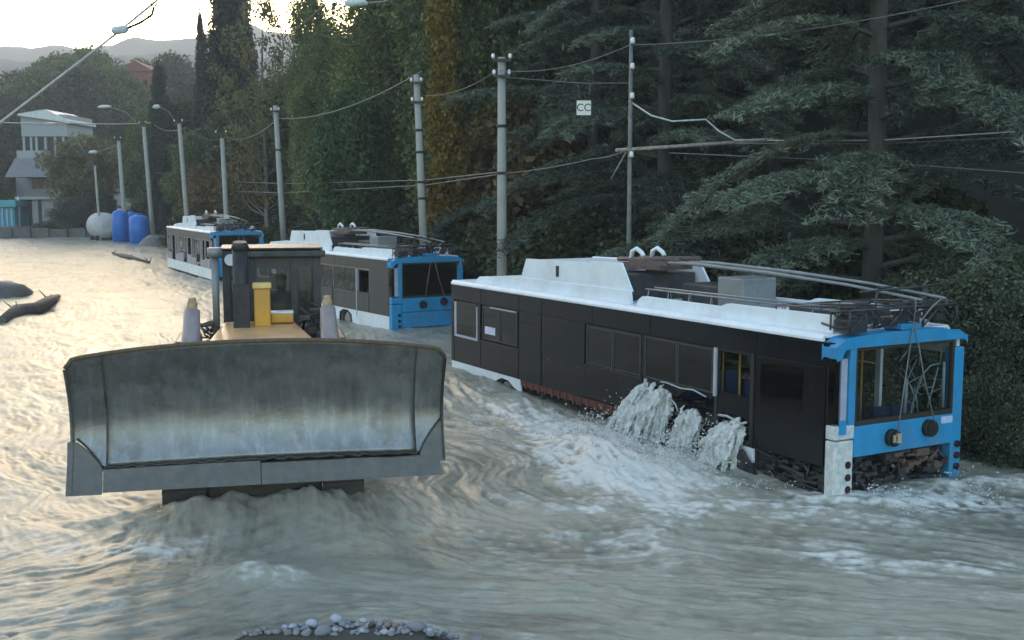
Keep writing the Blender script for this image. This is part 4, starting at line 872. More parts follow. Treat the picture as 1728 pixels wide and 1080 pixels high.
def tree(k, name, px, Y, top_px=None, h=None, label='', group=None, rot=None, wid=1.0, cat='tree', x=None, zoff=0, lean=0):
    X = (px - 864) / FPX * (Y * 1.0) if x is None else x
    g = GZ(X, Y) + zoff; cm, tm, H0 = KINDS[k]
    Ht = h if h else (CAMH + Y * (330 - top_px) / FPX) - g
    s = Ht / H0
    r = empty(name, (X, Y, g - .05), (lean, 0, random.uniform(0, 6.28) if rot is None else rot)); tag(r, label, cat, group)
    a = link('crown', cm, r); b = link('trunk', tm, r)
    w = s * wid; r.scale = (w, w, s); return r
# ---------------------------------------------------------------- trees on the right bank
random.seed(11)
GC = 'cedars on the bank behind the trolleybuses'
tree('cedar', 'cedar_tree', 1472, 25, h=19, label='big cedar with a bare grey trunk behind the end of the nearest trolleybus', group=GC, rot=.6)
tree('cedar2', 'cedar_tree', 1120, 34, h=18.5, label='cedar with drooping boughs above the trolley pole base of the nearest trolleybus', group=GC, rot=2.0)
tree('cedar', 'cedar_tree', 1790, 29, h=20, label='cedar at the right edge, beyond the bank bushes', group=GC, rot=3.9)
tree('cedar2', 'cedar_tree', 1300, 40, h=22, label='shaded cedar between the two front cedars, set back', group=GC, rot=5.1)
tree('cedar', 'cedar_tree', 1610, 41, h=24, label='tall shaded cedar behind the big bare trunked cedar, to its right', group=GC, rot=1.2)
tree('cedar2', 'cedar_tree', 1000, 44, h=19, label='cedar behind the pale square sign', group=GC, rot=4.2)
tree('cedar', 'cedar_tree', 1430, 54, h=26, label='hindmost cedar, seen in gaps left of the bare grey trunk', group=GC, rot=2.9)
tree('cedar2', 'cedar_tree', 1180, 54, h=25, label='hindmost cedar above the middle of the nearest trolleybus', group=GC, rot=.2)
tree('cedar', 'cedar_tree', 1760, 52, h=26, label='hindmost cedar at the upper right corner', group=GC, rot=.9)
GD = 'leafy trees along the bank'
tree('poplar', 'poplar_tree', 880, 52, h=20, label='green poplar rising just right of the nearest utility pole', group=GD, wid=1.1)
tree('poplar2', 'poplar_tree', 800, 49, h=20, label='green poplar between the yellowing ivy trunk and the nearest utility pole', group=GD, wid=.8, cat='tree')
tree('ivy', 'ivy_clad_tree', 750, 45.5, h=19, label='slim trunk wrapped in yellow and orange ivy leaves', group=None, wid=.72)
tree('cypress', 'cypress_tree', 706, 60, h=21, label='dark cypress behind the second nearest utility pole', group='cypresses', wid=.5)
tree('poplar', 'poplar_tree', 655, 60, h=19.0, label='poplar left of the second nearest utility pole', group=GD, wid=.9)
tree('weeping', 'willow_tree', 596, 54, h=8.8, label='light green weeping tree above the middle trolleybus', cat='tree', wid=.8, zoff=0)
tree('poplar2', 'poplar_tree', 560, 70, h=14.0, label='poplar behind the light green weeping tree', group=GD, wid=.85)
tree('poplar', 'poplar_tree', 532, 74, h=19, label='poplar right of the third nearest utility pole', group=GD, wid=.55)
tree('olive', 'thin_leaved_tree', 452, 78, h=17, label='sparse olive tree with bare upper twigs against the glowing sky', wid=.72)
tree('cypress', 'cypress_tree', 396, 98, h=24, label='broad dark cypress at the edge of the sky gap', group='cypresses', wid=.95)
tree('cypress', 'cypress_tree', 414, 104, h=23, label='dark cypress just right of the broad one', group='cypresses', wid=.8)
tree('cypress', 'cypress_tree', 349, 106, h=20.5, label='needle thin cypress standing free against the hills', group='cypresses', wid=.36)
tree('cypress', 'dark_conifer', 278, 110, h=16.7, label='dark pointed tree left of the thin cypress, against the hills', wid=.75, cat='tree')
tree('darkround', 'dark_tree', 318, 112, h=12.5, label='dark tree below the thin cypress', group=GD, wid=.75)
tree('round', 'background_tree', 250, 118, h=11.5, label='round tree behind the far utility poles', group=GD, wid=.6)
# shaded trees filling the second row
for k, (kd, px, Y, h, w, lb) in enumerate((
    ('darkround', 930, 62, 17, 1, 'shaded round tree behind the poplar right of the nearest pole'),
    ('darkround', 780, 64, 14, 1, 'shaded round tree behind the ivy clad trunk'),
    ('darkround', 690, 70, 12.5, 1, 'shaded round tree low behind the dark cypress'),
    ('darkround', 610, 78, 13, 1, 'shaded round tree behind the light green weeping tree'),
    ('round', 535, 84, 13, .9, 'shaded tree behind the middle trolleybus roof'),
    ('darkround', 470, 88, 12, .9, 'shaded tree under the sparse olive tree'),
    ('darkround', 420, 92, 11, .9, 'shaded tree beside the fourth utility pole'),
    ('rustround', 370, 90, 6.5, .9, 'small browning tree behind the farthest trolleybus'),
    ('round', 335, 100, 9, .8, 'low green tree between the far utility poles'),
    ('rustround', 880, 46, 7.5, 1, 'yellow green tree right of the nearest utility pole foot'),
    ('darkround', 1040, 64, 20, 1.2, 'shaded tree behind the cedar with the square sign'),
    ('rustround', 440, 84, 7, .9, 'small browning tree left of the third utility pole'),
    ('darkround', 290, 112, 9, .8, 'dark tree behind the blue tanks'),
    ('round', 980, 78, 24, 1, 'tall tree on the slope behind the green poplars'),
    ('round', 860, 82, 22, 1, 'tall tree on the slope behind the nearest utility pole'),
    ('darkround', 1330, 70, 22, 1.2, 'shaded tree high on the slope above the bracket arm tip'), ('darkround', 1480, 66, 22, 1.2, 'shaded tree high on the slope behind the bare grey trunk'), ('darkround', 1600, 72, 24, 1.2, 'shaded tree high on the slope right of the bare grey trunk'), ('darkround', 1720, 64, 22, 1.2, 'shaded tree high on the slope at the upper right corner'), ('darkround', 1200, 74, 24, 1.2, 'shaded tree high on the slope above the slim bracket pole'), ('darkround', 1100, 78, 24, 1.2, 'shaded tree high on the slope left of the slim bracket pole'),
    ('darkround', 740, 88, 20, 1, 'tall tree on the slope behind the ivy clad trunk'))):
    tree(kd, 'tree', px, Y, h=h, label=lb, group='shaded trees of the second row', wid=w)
# undergrowth behind the buses
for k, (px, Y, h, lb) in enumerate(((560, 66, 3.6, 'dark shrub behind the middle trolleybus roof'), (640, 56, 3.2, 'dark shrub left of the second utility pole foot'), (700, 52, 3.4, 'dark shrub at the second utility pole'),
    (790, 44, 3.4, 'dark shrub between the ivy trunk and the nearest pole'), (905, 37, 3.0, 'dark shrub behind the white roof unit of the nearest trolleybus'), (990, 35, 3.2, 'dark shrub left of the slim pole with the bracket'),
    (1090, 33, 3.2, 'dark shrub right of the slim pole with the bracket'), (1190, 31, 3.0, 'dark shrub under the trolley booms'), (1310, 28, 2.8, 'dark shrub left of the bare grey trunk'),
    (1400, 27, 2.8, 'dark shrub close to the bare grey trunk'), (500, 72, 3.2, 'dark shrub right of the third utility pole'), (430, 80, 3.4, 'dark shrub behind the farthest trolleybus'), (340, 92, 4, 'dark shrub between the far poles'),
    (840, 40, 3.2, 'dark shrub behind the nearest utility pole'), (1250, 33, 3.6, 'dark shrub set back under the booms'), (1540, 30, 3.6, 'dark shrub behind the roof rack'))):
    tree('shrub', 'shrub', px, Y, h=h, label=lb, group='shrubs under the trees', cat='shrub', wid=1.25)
for k, (px, Y, h, w, lb) in enumerate(((1600, 21.0, 2.6, 1.1, 'grey green bush touching the right end of the roof rack'), (1672, 19.6, 2.6, 1.1, 'grey green bush beside the right corner of the nearest trolleybus'),
    (1728, 18.6, 2.2, 1.0, 'leafy bush hanging over the water at the right edge'), (1772, 20.5, 3.0, 1.1, 'tall bush cut by the right edge'), (1690, 17.9, 1.7, .9, 'low bush at the waterline by the trolleybus corner'), (1545, 23.0, 2.3, 1.1, 'bush behind the roof rack, its top just showing'),
    (1745, 17.2, 1.5, .9, 'low bush at the waterline at the right edge'))):
    tree('bush' if k != 3 else 'shrub', 'bank_bush', px, Y, h=h, label=lb, group='bushes on the near bank', cat='bush', wid=w)
# left background woods and garden
for k, (kd, px, Y, h, w, lb) in enumerate((
    ('darkround', 20, 168, 14, 1.1, 'dark tree at the left edge behind the white house'), ('round', 85, 180, 17.5, 1.1, 'tree behind the white house'), ('darkround', 150, 176, 18, 1.1, 'dark tree right of the white house roof'),
    ('round', 200, 180, 18, 1, 'tree between the white house and the red roof'), ('darkround', 225, 150, 13, .9, 'dark tree in front of the red roof'), ('darkround', -30, 160, 12, 1, 'dark tree outside the left edge'),
    ('darkround', 8, 138, 8.0, .7, 'dark tree against the left wall of the white house'), ('round', 165, 200, 21, 1, 'tree on the rise behind the house'), ('round', 110, 205, 20, 1, 'tree on the rise above the house'), ('darkround', 50, 200, 17, 1, 'dark tree on the rise at left'),
    ('round', 250, 210, 19, 1, 'tree on the rise right of the red roof'), ('darkround', 300, 205, 20, 1, 'dark tree on the rise behind the pointed tree'), ('darkround', 340, 170, 16, 1, 'dark tree behind the thin cypress'), ('darkround', 0, 128, 5.6, .8, 'dark tree over the turquoise shed'))):
    tree(kd, 'tree', px, Y, h=h, label=lb, group='trees of the left background', wid=w)
tree('oliveround', 'spreading_tree', 150, 121, h=9.0, label='yellowish tree spreading in front of the white house', wid=.8, cat='tree')
tree('bush', 'garden_bush', 130, 115.5, h=3.0, label='rounded green bush on the far bank wall, right of the shed', wid=1.7, cat='bush')
tree('shrub', 'garden_bush', 152, 118, h=3.6, label='dark bush behind the rounded one on the far bank', wid=1.0, cat='bush')
tree('shrub', 'garden_bush', 236, 112, h=4.2, label='dark bush between the blue tanks and the far pole', wid=1.0, cat='bush')
tree('shrub', 'garden_bush', 185, 118, h=3.2, label='dark bush behind the round grey tank', wid=1.2, cat='bush')
# far wood mass
rngw = np.random.default_rng(3); n = 420
Pw = []; Tw = []
for k in range(n):
    x = rngw.uniform(-160, -5); y = rngw.uniform(190, 300); g = GZ(x, y); r = rngw.uniform(3, 6)
    q = rngw.normal(size=(90, 3)); q /= np.linalg.norm(q, axis=1, keepdims=True); q[:, 2] = np.abs(q[:, 2])
    Pw.append(np.array([x, y, g + r * .6]) + q * r * np.array([1, 1, 1.3])); Tw.append(np.full(90, rngw.uniform(.1, .8)) + rngw.uniform(-.1, .1, 90))
V, F, T = leaves(np.concatenate(Pw), 1.1, np.clip(np.concatenate(Tw), 0, 1), rngw)
tag(link('far_wood', mesh_np('far_wood', V, F, 4, LM['dark'], attr={'tint': T})), 'wooded rise far behind the white house', kind='stuff')
# ground cover of grass and weeds on the bank
Pg = []
xs = rngw.uniform(-45, 16, 60000); ys = rngw.uniform(14, 100, 60000) ** 1.0; d, t = bank_d(xs, ys); kp = (d > .5) & (d < 9); xs = xs[kp]; ys = ys[kp]; zs = terr(xs, ys)
P = np.stack([xs, ys, zs + .12], -1); V, F, T = leaves(P, .34, rngw.uniform(0, 1, len(P)), rngw, 0, 2.4)
tag(link('weeds', mesh_np('weeds', V, F, 4, LM['dark'], attr={'tint': T})), 'low weeds covering the bank under the trees', kind='stuff')

# ---------------------------------------------------------------- poles
CONC = mat('pole_concrete', (.34, .335, .31), .85, var=.15, scale=4, dirt=(.18, .17, .15), dscale=2, bump=.3)
PORC = mat('porcelain', (.75, .76, .76), .25, var=.05)
def pole(px, Y, ztop, label, r=.15, arms=(), bands=(), lamp=None, thin=False, lean=0, material=None):
    X = (px - 864) / FPX * Y; g = GZ(X, Y)
    root = empty('utility_pole', (X, Y, g), (0, lean, 0)); tag(root, label, 'pole', 'utility poles along the road')
    H = ztop - g
    MB().tube([(0, 0, -.6), (0, 0, H * .5), (0, 0, H)], [r * 1.1, r * .95, r * .75], 14).build('shaft', material or CONC, root)
    for z in bands: MB().tube([(0, 0, z - g - .04), (0, 0, z - g + .04)], r * 1.12, 14).build('clamp_band', DARKST, root)
    for z, w in arms:
        z -= g; a = MB().box(-w, w, -r - .06, -r + .0, z - .04, z + .04); a.build('crossarm', DARKST, root)
        for s in (-1, 1): MB().tube([(s * w * .9, -r - .03, z + .04), (s * w * .9, -r - .03, z + .10), (s * w * .9, -r - .03, z + .18)], [.03, .055, .035], 8).build('insulator', PORC, root)
    if lamp:
        dx, dy, dzz = lamp; l = MB().tube([(0, 0, H - .3), (dx * .4, dy * .4, H + dzz * .7), (dx * .8, dy * .8, H + dzz)], .035, 6); l.build('lamp_arm', MGREY, root)
        MB().tube([(dx * .75, dy * .75, H + dzz), (dx * .85, dy * .85, H + dzz + .02), (dx, dy, H + dzz + .02), (dx * 1.08, dy * 1.08, H + dzz)], [.05, .15, .14, .04], 8).build('lamp_head', PALE, root)
    return root
pole(847, 33, 8.15, 'nearest utility pole with two insulator crossarms, behind the white roof of the nearest trolleybus', .15, arms=((8.05, .27), (7.6, .24)), bands=((4.85), (6.2)))
pole(719, 42, 8.6, 'second nearest utility pole, in front of the dark cypress beside the yellow ivy', .15, arms=((8.3, .2), (7.6, .2)), bands=(4.7, 4.1, 5.8, 6.6), lean=-.035)
pole(482, 60, 8.9, 'third utility pole, rising behind the middle trolleybus roof', .165, arms=((8.6, .22),), bands=(6.6,), lean=-.04)
pole(387, 72, 7.8, 'fourth utility pole, above the farthest trolleybus roof right side', .17, arms=((8.1, .35),), lean=-.03)
pole(322, 78, 9.1, 'fifth utility pole, above the farthest trolleybus roof left side, with a lamp', .17, arms=((9.2, .3),), lamp=(-1.5, -.3, 3.9 * .3), lean=-.05)
pole(261, 100, 10.2, 'utility pole just right of the blue tanks', .2, arms=((10.5, .3),), lamp=(-3.6, 0, 1.9), lean=-.05)
pole(215, 103, 9.1, 'utility pole rising in front of the blue tanks', .2, arms=((9.3, .3),), lamp=(-2.6, 0, -.9), lean=-.04)
pole(172, 106, 7.0, 'slim utility pole left of the blue tanks', .12, lamp=(-4.2, 0, 4.4 * .9), lean=-.04)
# slim pole with bracket
X9, Y9 = (1061 - 864) / FPX * 27.6, 27.6
p9 = empty('bracket_pole', (X9, Y9, GZ(X9, Y9))); tag(p9, 'slim pole with a long horizontal bracket among the cedar boughs', 'pole')
H9 = 8.15 - GZ(X9, Y9)
MB().tube([(0, 0, -.5), (0, 0, H9)], [.07, .045], 10).build('shaft', mat('weathered_pole', (.16, .16, .15), .8, var=.3), p9)
za = 5.35 - GZ(X9, Y9)
MB().tube([(-.35, 0, za - .06), (.9, 0, za + .02), (3.4, -.3, za + .18)], .045, 8).build('bracket_arm', mat('rusty_pale_arm', (.45, .40, .36), .7, var=.4, scale=14, col2=(.16, .10, .07)), p9)
MB().tube([(0, 0, 6.45 - GZ(X9, Y9)), (.5, -.05, 6.12 - GZ(X9, Y9)), (1.0, -.1, 5.98 - GZ(X9, Y9)), (1.8, -.15, 6.02 - GZ(X9, Y9)), (2.1, -.2, 5.75 - GZ(X9, Y9)), (2.5, -.25, 5.52 - GZ(X9, Y9)), (3.4, -.3, za + .2)], .022, 6).build('stay_strap', PALE, p9)
for z in (7.9, 7.3, 5.2, 6.6): MB().tube([(.03, -.08, z - .08 - GZ(X9, Y9)), (.03, -.08, z + .06 - GZ(X9, Y9))], [.06, .045], 8).build('insulator', PORC, p9)
MB().tube([(-.1, -.05, za - .1), (-.45, 0, za - .75)], .02, 6).build('brace', MGREY, p9)

WIRE = mat('wire', (.16, .165, .17), .6, var=.2); WIREL = mat('pale_cable', (.42, .41, .38), .6, var=.2)
def wire(pts, r, label, group='overhead wires', m=None, sag=0):
    o = MB()
    P = []
    for a, b in zip(pts[:-1], pts[1:]):
        a = Vector(a); b = Vector(b)
        for k in range(12): u = k / 12; P.append(a.lerp(b, u) - Vector((0, 0, sag * 4 * u * (1 - u))))
    P.append(Vector(pts[-1])); o = o.tube(P, r, 5).build('wire', m or WIRE); tag(o, label, 'wire', group); return o
wire([at(-90, 262, 24), at(0, 207, 24), at(190, 62, 24), at(300, -28, 24)], .028, 'thick pale cable crossing the sky at the upper left', m=WIREL)
wire([at(-60, 203, 70), at(120, 208, 90), at(255, 207, 112)], .05, 'contact wire from the left edge to the far poles', m=WIREL, sag=.1)
wire([at(255, 207, 112), at(315, 215, 85), at(383, 232, 85), at(470, 200, 60), at(712, 120, 42)], .022, 'line strung from pole to pole above the trolleybuses', sag=.5)
wire([at(712, 160, 42), at(840, 118, 33), at(1063, 76, 27.6), at(1800, -40, 20)], .010, 'upper line from the second pole past the bracket pole', sag=.25)
for dz_, lb in ((0, 'upper of two wires running low from the nearest pole leftwards'), (17, 'lower of two wires running low from the nearest pole leftwards')):
    wire([at(847, 290 + dz_ * .2, 33), at(716, 304 + dz_ * .5, 42), at(480, 310 + dz_ * .9, 60), at(388, 306 + dz_, 85), at(250, 290 + dz_, 112)], .018, lb, 'low wires along the poles')
wire([at(847, 293, 33), at(1000, 268, 29), at(1061, 252, 27.6)], .014, 'wire between the nearest pole and the bracket pole', sag=.05)
wire([at(1295, 237, 27), at(1480, 237, 25), at(1800, 217, 22)], .016, 'upper wire from the bracket tip to the right edge', 'wires to the right edge', WIREL)
wire([at(1240, 242, 27), at(1480, 243, 25.4), at(1800, 228, 22.4)], .012, 'second wire just under the upper one at the right edge', 'wires to the right edge')
wire([at(1130, 258, 27.4), at(1450, 272, 25), at(1800, 297, 22)], .012, 'sloping wire falling towards the right edge across the trunk', 'wires to the right edge')
wire([at(400, 180, 60), at(470, 70, 45), at(620, -60, 30)], .010, 'thin wire climbing out of the picture top', sag=.1)
# hanging square sign
s0 = at(985, 182, 29.4)
sg = empty('hanging_sign', s0, (0, 0, .05)); tag(sg, 'small white square sign with dark letters hung before the cedars', 'sign')
pl = bxo('plate', mat('sign_white', (.72, .72, .66), .5, var=.06), sg, -.20, .20, -.012, .012, -.20, .20, .01)
fr = MB(); fr.box(-.205, .205, -.016, -.0125, -.205, -.185).box(-.205, .205, -.016, -.0125, .185, .205).box(-.205, -.185, -.016, -.0125, -.185, .185).box(.185, .205, -.016, -.0125, -.185, .185); fr.build('sign_border', DARKST, sg)
tcu = bpy.data.curves.new('letters', 'FONT'); tcu.body = 'CC'; tcu.size = .27; tcu.align_x = 'CENTER'; tcu.align_y = 'CENTER'; tcu.extrude = .003; tcu.materials.append(DARKST)
to = bpy.data.objects.new('lettering', tcu); COL.objects.link(to); bpy.context.view_layer.update(); me_ = bpy.data.meshes.new_from_object(to); bpy.data.objects.remove(to); to = bpy.data.objects.new('lettering', me_); COL.objects.link(to); to.parent = sg; to.rotation_euler = (PI / 2, 0, 0); to.location = (0, -.016, 0)
MB().tube([(-.15, 0, .2), (-.15, 0, .62)], .006, 5).tube([(.15, 0, .2), (.15, 0, .60)], .006, 5).build('hanger', WIRE, sg)
wire([at(847, 130, 33), tuple(s0 + Vector((0, 0, .62))), at(1063, 140, 27.6)], .008, 'thin span wire carrying the small square sign')
# street lamp hung from the thick cable
lp = empty('street_lamp', at(200, 52, 23.8), (0, 0, 0)); tag(lp, 'pale street lamp on a bent arm by the thick cable, top left', 'lamp')
MB().tube([(-.14, 0, -.02), (-.10, 0, .0), (.12, 0, .03), (.2, 0, .05)], [.03, .085, .09, .04], 12).build('lamp_head', PALE, lp)
MB().tube([(.18, 0, .05), (.45, 0, .16), (.70, 0, .32), (.74, 0, .45)], .028, 8).build('lamp_arm', DARKST, lp)
MB().tube([(.74, 0, .45), (.66, 0, .62), (.55, 0, .85)], .016, 6).tube([(.74, 0, .45), (.82, 0, .56)], .016, 6).build('lamp_bracket', DARKST, lp)
lp2 = empty('street_lamp', at(603, 8, 38)); tag(lp2, 'street lamp head cut by the top edge, left of the dark cypress', 'lamp')
MB().tube([(-.42, 0, 0), (-.3, 0, .05), (.2, 0, .08), (.35, 0, .04)], [.04, .12, .12, .05], 12).build('lamp_head', PALE, lp2); MB().tube([(.3, 0, .05), (.9, .1, .12), (1.8, .2, .7), (2.0, 2.0, .9)], .03, 8).build('lamp_arm', MGREY, lp2)
wire([at(640, -8, 38), at(712, 40, 42.2)], .03, 'arm wire tying the lamp at the top edge to its pole', None)

# ---------------------------------------------------------------- tanks, house, bank, debris
TB = mat('blue_plastic', (.005, .13, .50), .4, var=.1, dirt=(.05, .12, .35), dscale=3)
def tank(px, Y, z0, z1, r, label, pale=False):
    c = at(px, 380, Y); rt = empty('blue_tank', (c.x, Y, z0)); tag(rt, label, 'tank', 'blue plastic tanks'); h = z1 - z0
    MB().tube([(0, 0, 0), (0, 0, h * .88), (0, 0, h * .95), (0, 0, h)], [r, r, r * .8, r * .35], 20).build('tank_body', TB, rt)
    b = MB()
    for k in range(4): b.tube([(0, 0, h * (.15 + .2 * k)), (0, 0, h * (.15 + .2 * k) + .06)], r * 1.03, 20)
    b.build('tank_ring', TB, rt); MB().tube([(0, 0, h), (0, 0, h + .12)], r * .3, 12).build('tank_lid', PALE if pale else TB, rt)
tank(203, 103, -.3, 2.9, .72, 'blue tank left of the pole', True); tank(235, 98, -.4, 2.55, .82, 'front blue tank right of the pole with dented top'); tank(222, 103.5, -.3, 2.7, .6, 'blue tank half hidden between the other two')
c = at(180, 372, 106); gt = empty('grey_tank', (c.x, 106, 1.35), (0, 0, .6)); tag(gt, 'round ended pale grey tank lying behind the blue tanks', 'tank')
MB().tube([(0, -.25, 0), (0, 0, 0), (0, .5, 0), (0, 2.6, 0), (0, 2.9, 0)], [.5, 1.0, 1.25, 1.25, .9], 20).build('tank_body', mat('pale_grey_tank', (.42, .42, .43), .6, var=.15, dirt=(.25, .22, .2)), gt); MB().box(-1, 1, .3, .6, -1.7, -.9).box(-1, 1, 2.0, 2.3, -1.7, -.9).build('tank_cradle', DGREY, gt)

HW = mat('house_white', (.28, .31, .32), .7, var=.06, dirt=(.35, .36, .36), dscale=.3, damt=.3); HR = mat('house_roof_grey', (.16, .16, .17), .8, var=.2, scale=1.5); HG = mat('garage_dark', (.02, .024, .03), .6); TQ = mat('turquoise_sheet', (.03, .22, .28), .6, var=.25, scale=.8)
WGL = glass('house_window_glass', (.12, .14, .16), .08)
def hx(px, Y): return (px - 864) / FPX * Y
def hz(py, Y): return CAMH + Y * (330 - py) / FPX
hs = empty('white_house', (hx(110, 128), 128, 0)); tag(hs, 'white two storey modern house across the flood', 'house')
ox = hx(110, 128)
def hb(name, m, x0, x1, Y0, Y1, z0, z1, parent=hs, bev=0): return bxo(name, m, parent, x0 - ox, x1 - ox, Y0 - 128, Y1 - 128, z0, z1, bev)
Yh = 130
hb('upper_storey', HW, hx(46, Yh), hx(122, Yh), Yh, Yh + 8, hz(232, Yh), hz(196, Yh)); MB().prism([(hx(44, Yh) - ox, hz(195, Yh)), (hx(90, Yh) - ox, hz(188, Yh)), (hx(128, Yh) - ox, hz(206, Yh)), (hx(128, Yh) - ox, hz(210, Yh)), (hx(44, Yh) - ox, hz(198, Yh))], 1.5, 10).build('roof', PALE, hs)
hb('storey_band', HG, hx(48, Yh), hx(120, Yh), Yh + .3, Yh + 8, hz(268, Yh), hz(232, Yh))
for a in (48, 60, 69, 84, 100, 114): hb('column', HW, hx(a, Yh), hx(a + 3.5, Yh), Yh - .1, Yh + .28, hz(268, Yh), hz(233, Yh))
hb('balcony', HW, hx(44, Yh), hx(92, Yh), Yh - 1.2, Yh + .2, hz(270, Yh), hz(256, Yh))
hb('wall', HW, hx(30, Yh), hx(195, Yh), Yh + .5, Yh + 9, 0, hz(296, Yh))
MB().prism([(-3.2, hz(300, 128)), (-.4, hz(268, 128)), (8, hz(266, 128)), (8, hz(300, 128))], hx(36, 128) - ox, hx(196, 128) - ox, 'x').build('roof', HR, hs)
for k in range(13): # windows of the lower storey
    a = 58 + k * 10.2
    f = hb('window', WGL, hx(a, Yh), hx(a + 6, Yh), Yh + .42, Yh + .47, hz(318, Yh), hz(303, Yh)); hb('frame', HW, hx(a - .6, Yh), hx(a, Yh), Yh + .36, Yh + .49, hz(319, Yh), hz(302, Yh), f)
hb('terrace_slab', HW, hx(40, 124), hx(108, 124), 122.5, 130, hz(336, 124), hz(332, 124))
hb('garage', HG, hx(36, 125), hx(62, 125), 124.5, 130, .9, hz(337, 124))
for a, w in ((22, 5), (62, 10), (78, 28)): hb('garage_wall', mat('garage_grey', (.30, .31, .33), .8, var=.15, scale=1), hx(a, 124), hx(a + w, 124), 123.4, 130, .8, hz(337, 124))
hb('stair_rail', PALE, hx(33, 122), hx(36, 122), 122, 122.2, .9, hz(332, 122))
sh = empty('turquoise_shed', (hx(8, 121), 121, .8)); tag(sh, 'turquoise sheet metal shed at the left edge of the far bank', 'shed')
bxo('shed_wall', TQ, sh, -2.2, 1.3, 0, 4, 0, 2.2); bxo('shed_roof', mat('shed_roof_teal', (.04, .28, .33), .5, var=.2, scale=.8), sh, -2.5, 1.6, -.4, 4.2, 2.2, 2.9)
for k in range(7): bxo('shed_slat', mat('pale_blue_slat', (.22, .34, .50), .6, var=.2), sh, -2.1 + k * .5, -1.9 + k * .5, -.08, -.003, 0, 2.1)
rh = empty('red_house', (hx(238, 190), 190, 0)); tag(rh, 'brick red building above the trees, left of the pointed conifer', 'house')
bxo('wall', mat('red_brick_far', (.22, .075, .055), .8, var=.15, scale=.6), rh, -2.3, 3.0, 0, 8, 2, hz(125, 190)); MB().prism([(-2.8, hz(126, 190)), (.3, hz(108, 190)), (3.5, hz(126, 190))], -.5, 8.5).build('roof', mat('red_roof', (.16, .06, .05), .8), rh)
for k in range(3): bxo('window', WGL, rh, -1.6 + k * 1.5, -.9 + k * 1.5, -.05, -.01, hz(150, 190), hz(138, 190))
# far bank retaining wall, panel by panel
bw = empty('bank_wall', (0, 0, 0)); tag(bw, 'low dark concrete retaining wall along the far bank', 'wall')
BWM = mat('bank_concrete', (.10, .10, .10), .9, var=.3, scale=1.2, dirt=(.05, .05, .05), dscale=1)
for k in range(14):
    x = -60 + k * 1.75; y = 112.9 + (x + 42) * .12
    MB().box(x + .02, x + 1.73, y - .15, y + .25, -.6, .95 + .06 * math.sin(k * 2.1)).build('wall_panel', BWM, bw)
# debris
def log(pts, rs, label, nb=3, seed=1):
    rng = random.Random(seed); mb = MB().tube(pts, rs, 9); o_ = mb.build('drift_log', mat('wet_log', (.085, .065, .055), .7, var=.4, scale=5, bump=.8, bscale=12)); tag(o_, label, 'log')
    b = MB()
    for k in range(nb): p = Vector(pts[rng.randrange(len(pts))]); b.tube([p, p + Vector((rng.uniform(-.6, .6), rng.uniform(-.5, .5), rng.uniform(.15, .45)))], [.04, .015], 5)
    b.build('branch_stub', MATS['wet_log'], o_)
a = [at(2, 543, z=.08), at(30, 527, z=.12), at(62, 522, z=.15), at(84, 508, z=.2), at(98, 500, z=.22)]
log(a, [.16, .30, .26, .22, .10], 'thick dark drift log lying in the flood at the left', 5, 3)
log([at(190, 427, z=.1), at(215, 433, z=.16), at(252, 443, z=.1)], [.08, .16, .07], 'thin drift log in the far water near the blue tanks', 4, 5)
def rock(name, c, s, seed, m, label=None, cat=None, group=None, me=None):
    rng = np.random.default_rng(seed); nu, nv = 10, 7; V = [(0, 0, 1)]; 
    for j in range(1, nv):
        a = PI * j / nv
        for k in range(nu): t = 2 * PI * k / nu; V.append((math.sin(a) * math.cos(t), math.sin(a) * math.sin(t), math.cos(a)))
    V.append((0, 0, -1)); V = np.array(V); V = V * (1 + .28 * (fbm(V[:, 0] * 1.7 + seed, V[:, 1] * 1.7 + V[:, 2] * 2.1, seed, 3) - .5) * 2)[:, None] * np.array(s)
    F = [(0, 1 + k, 1 + (k + 1) % nu) for k in range(nu)] + [(1 + j * nu + k, 1 + (j + 1) * nu + k, 1 + (j + 1) * nu + (k + 1) % nu, 1 + j * nu + (k + 1) % nu) for j in range(nv - 2) for k in range(nu)] + [(len(V) - 1, 1 + (nv - 2) * nu + (k + 1) % nu, 1 + (nv - 2) * nu + k) for k in range(nu)]
    o_ = MB().add(V.tolist(), F, True).build(name, m); o_.location = c
    if label: tag(o_, label, cat, group)
    return o_
RK = mat('wet_rock', (.12, .11, .105), .6, var=.4, scale=3, bump=.6, bscale=9)
rock('rock', at(2, 502, z=-.05), (1.1, 1.6, .75), 3, RK, 'dark boulder breaking the flood at the left edge', 'rock')
rock('rock', at(22, 490, z=-.05), (.5, .7, .35), 5, RK, 'small boulder right of the big dark one at the left edge', 'rock')
rock('rock', at(268, 418, z=-.1), (1.6, 1.6, 1.1), 8, RK, 'dark rock at the foot of the pole beside the farthest trolleybus', 'rock')
rock('rock', at(25, 1078, z=.0), (.16, .10, .06), 12, RK, 'dark wet stone at the lower left corner', 'rock'); 
SM = [mat('pebble_pale', (.36, .37, .42), .7, var=.3, scale=14, bump=.3), mat('pebble_grey', (.20, .20, .22), .75, var=.3, scale=14, bump=.3), mat('pebble_brown', (.20, .16, .13), .75, var=.3, scale=14, bump=.3)]
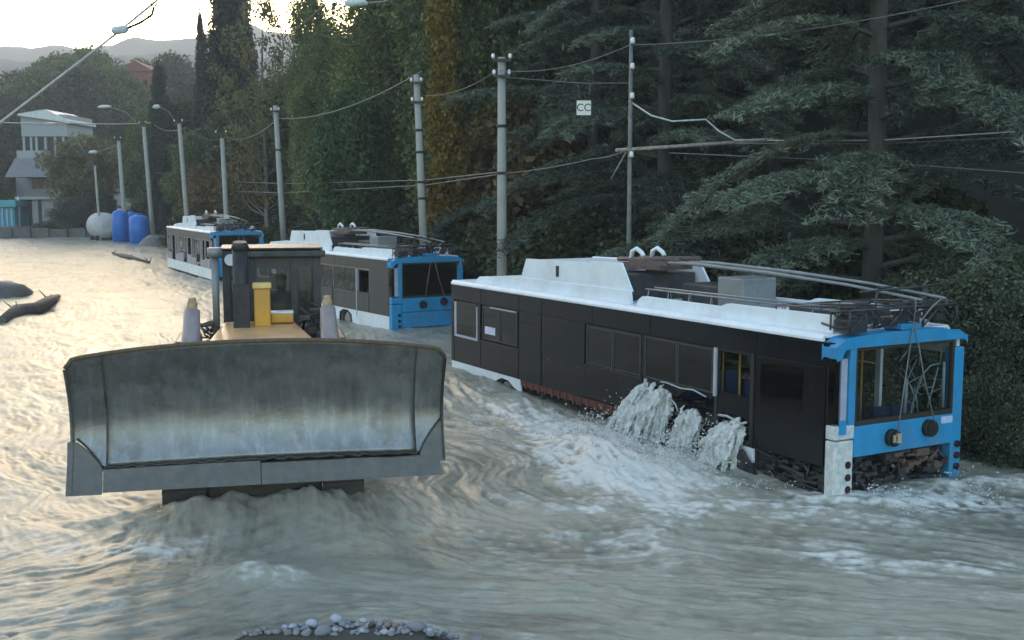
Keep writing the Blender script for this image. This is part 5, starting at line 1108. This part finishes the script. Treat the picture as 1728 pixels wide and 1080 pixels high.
protos = [rock('stone', (0, 0, -5), (1, .8, .6), 40 + k, SM[k % 3]).data for k in range(6)]
for o_ in [o for o in COL.objects if o.name.startswith('stone')]: bpy.data.objects.remove(o_)
gb = empty('gravel_bar', (0, 0, 0)); tag(gb, 'bar of pale rounded stones along the bottom edge', 'gravel bar')
rs = np.random.default_rng(6)
Vg = []; Fg = []; nb_ = 0; cnt = 0
for k in range(2600):
    x = rs.normal(-1.0, 1.5); y = rs.uniform(9.3, 11.6); z = GZ(x, y)
    if z < -.09: continue
    r = rs.uniform(.015, .042) * (1 + .9 * (rs.uniform() > .93)); me = protos[int(rs.integers(6))]
    if r > .037 and cnt < 260:
        o_ = link('stone', me, gb, (x, y, z + r * .25)); o_.scale = (r, r, r); o_.rotation_euler = (0, 0, rs.uniform(0, 6)); cnt += 1
    else:
        V = np.array([v.co[:] for v in me.vertices]) if not hasattr(rock, '_c%d' % protos.index(me)) else getattr(rock, '_c%d' % protos.index(me))
        setattr(rock, '_c%d' % protos.index(me), V)
        a_ = rs.uniform(0, 6); R_ = np.array([[math.cos(a_), -math.sin(a_), 0], [math.sin(a_), math.cos(a_), 0], [0, 0, 1]])
        Vg.append((V @ R_) * r + np.array([x, y, z + r * .25])); Fg.append([tuple(i + nb_ for i in p.vertices) for p in me.polygons]); nb_ += len(V)
if Vg:
    o_ = MB().add(np.concatenate(Vg).tolist(), sum(Fg, []), True).build('pebbles', SM[1], gb); o_['kind'] = 'stuff'

# ---------------------------------------------------------------- haze
def haze():
    o_ = MB().box(-720, 440, -25, 1262, -2.5, 330).build('haze', None); tag(o_, 'thin evening haze over the valley', kind='stuff')
    m = bpy.data.materials.new('haze_air'); m.use_nodes = True; N = m.node_tree.nodes; N.clear(); out = N.new('ShaderNodeOutputMaterial'); v = N.new('ShaderNodeVolumePrincipled')
    v.inputs['Color'].default_value = (.93, .95, 1, 1); v.inputs['Density'].default_value = .0008; v.inputs['Anisotropy'].default_value = .2
    m.node_tree.links.new(v.outputs[0], out.inputs['Volume']); o_.data.materials.append(m)
haze()
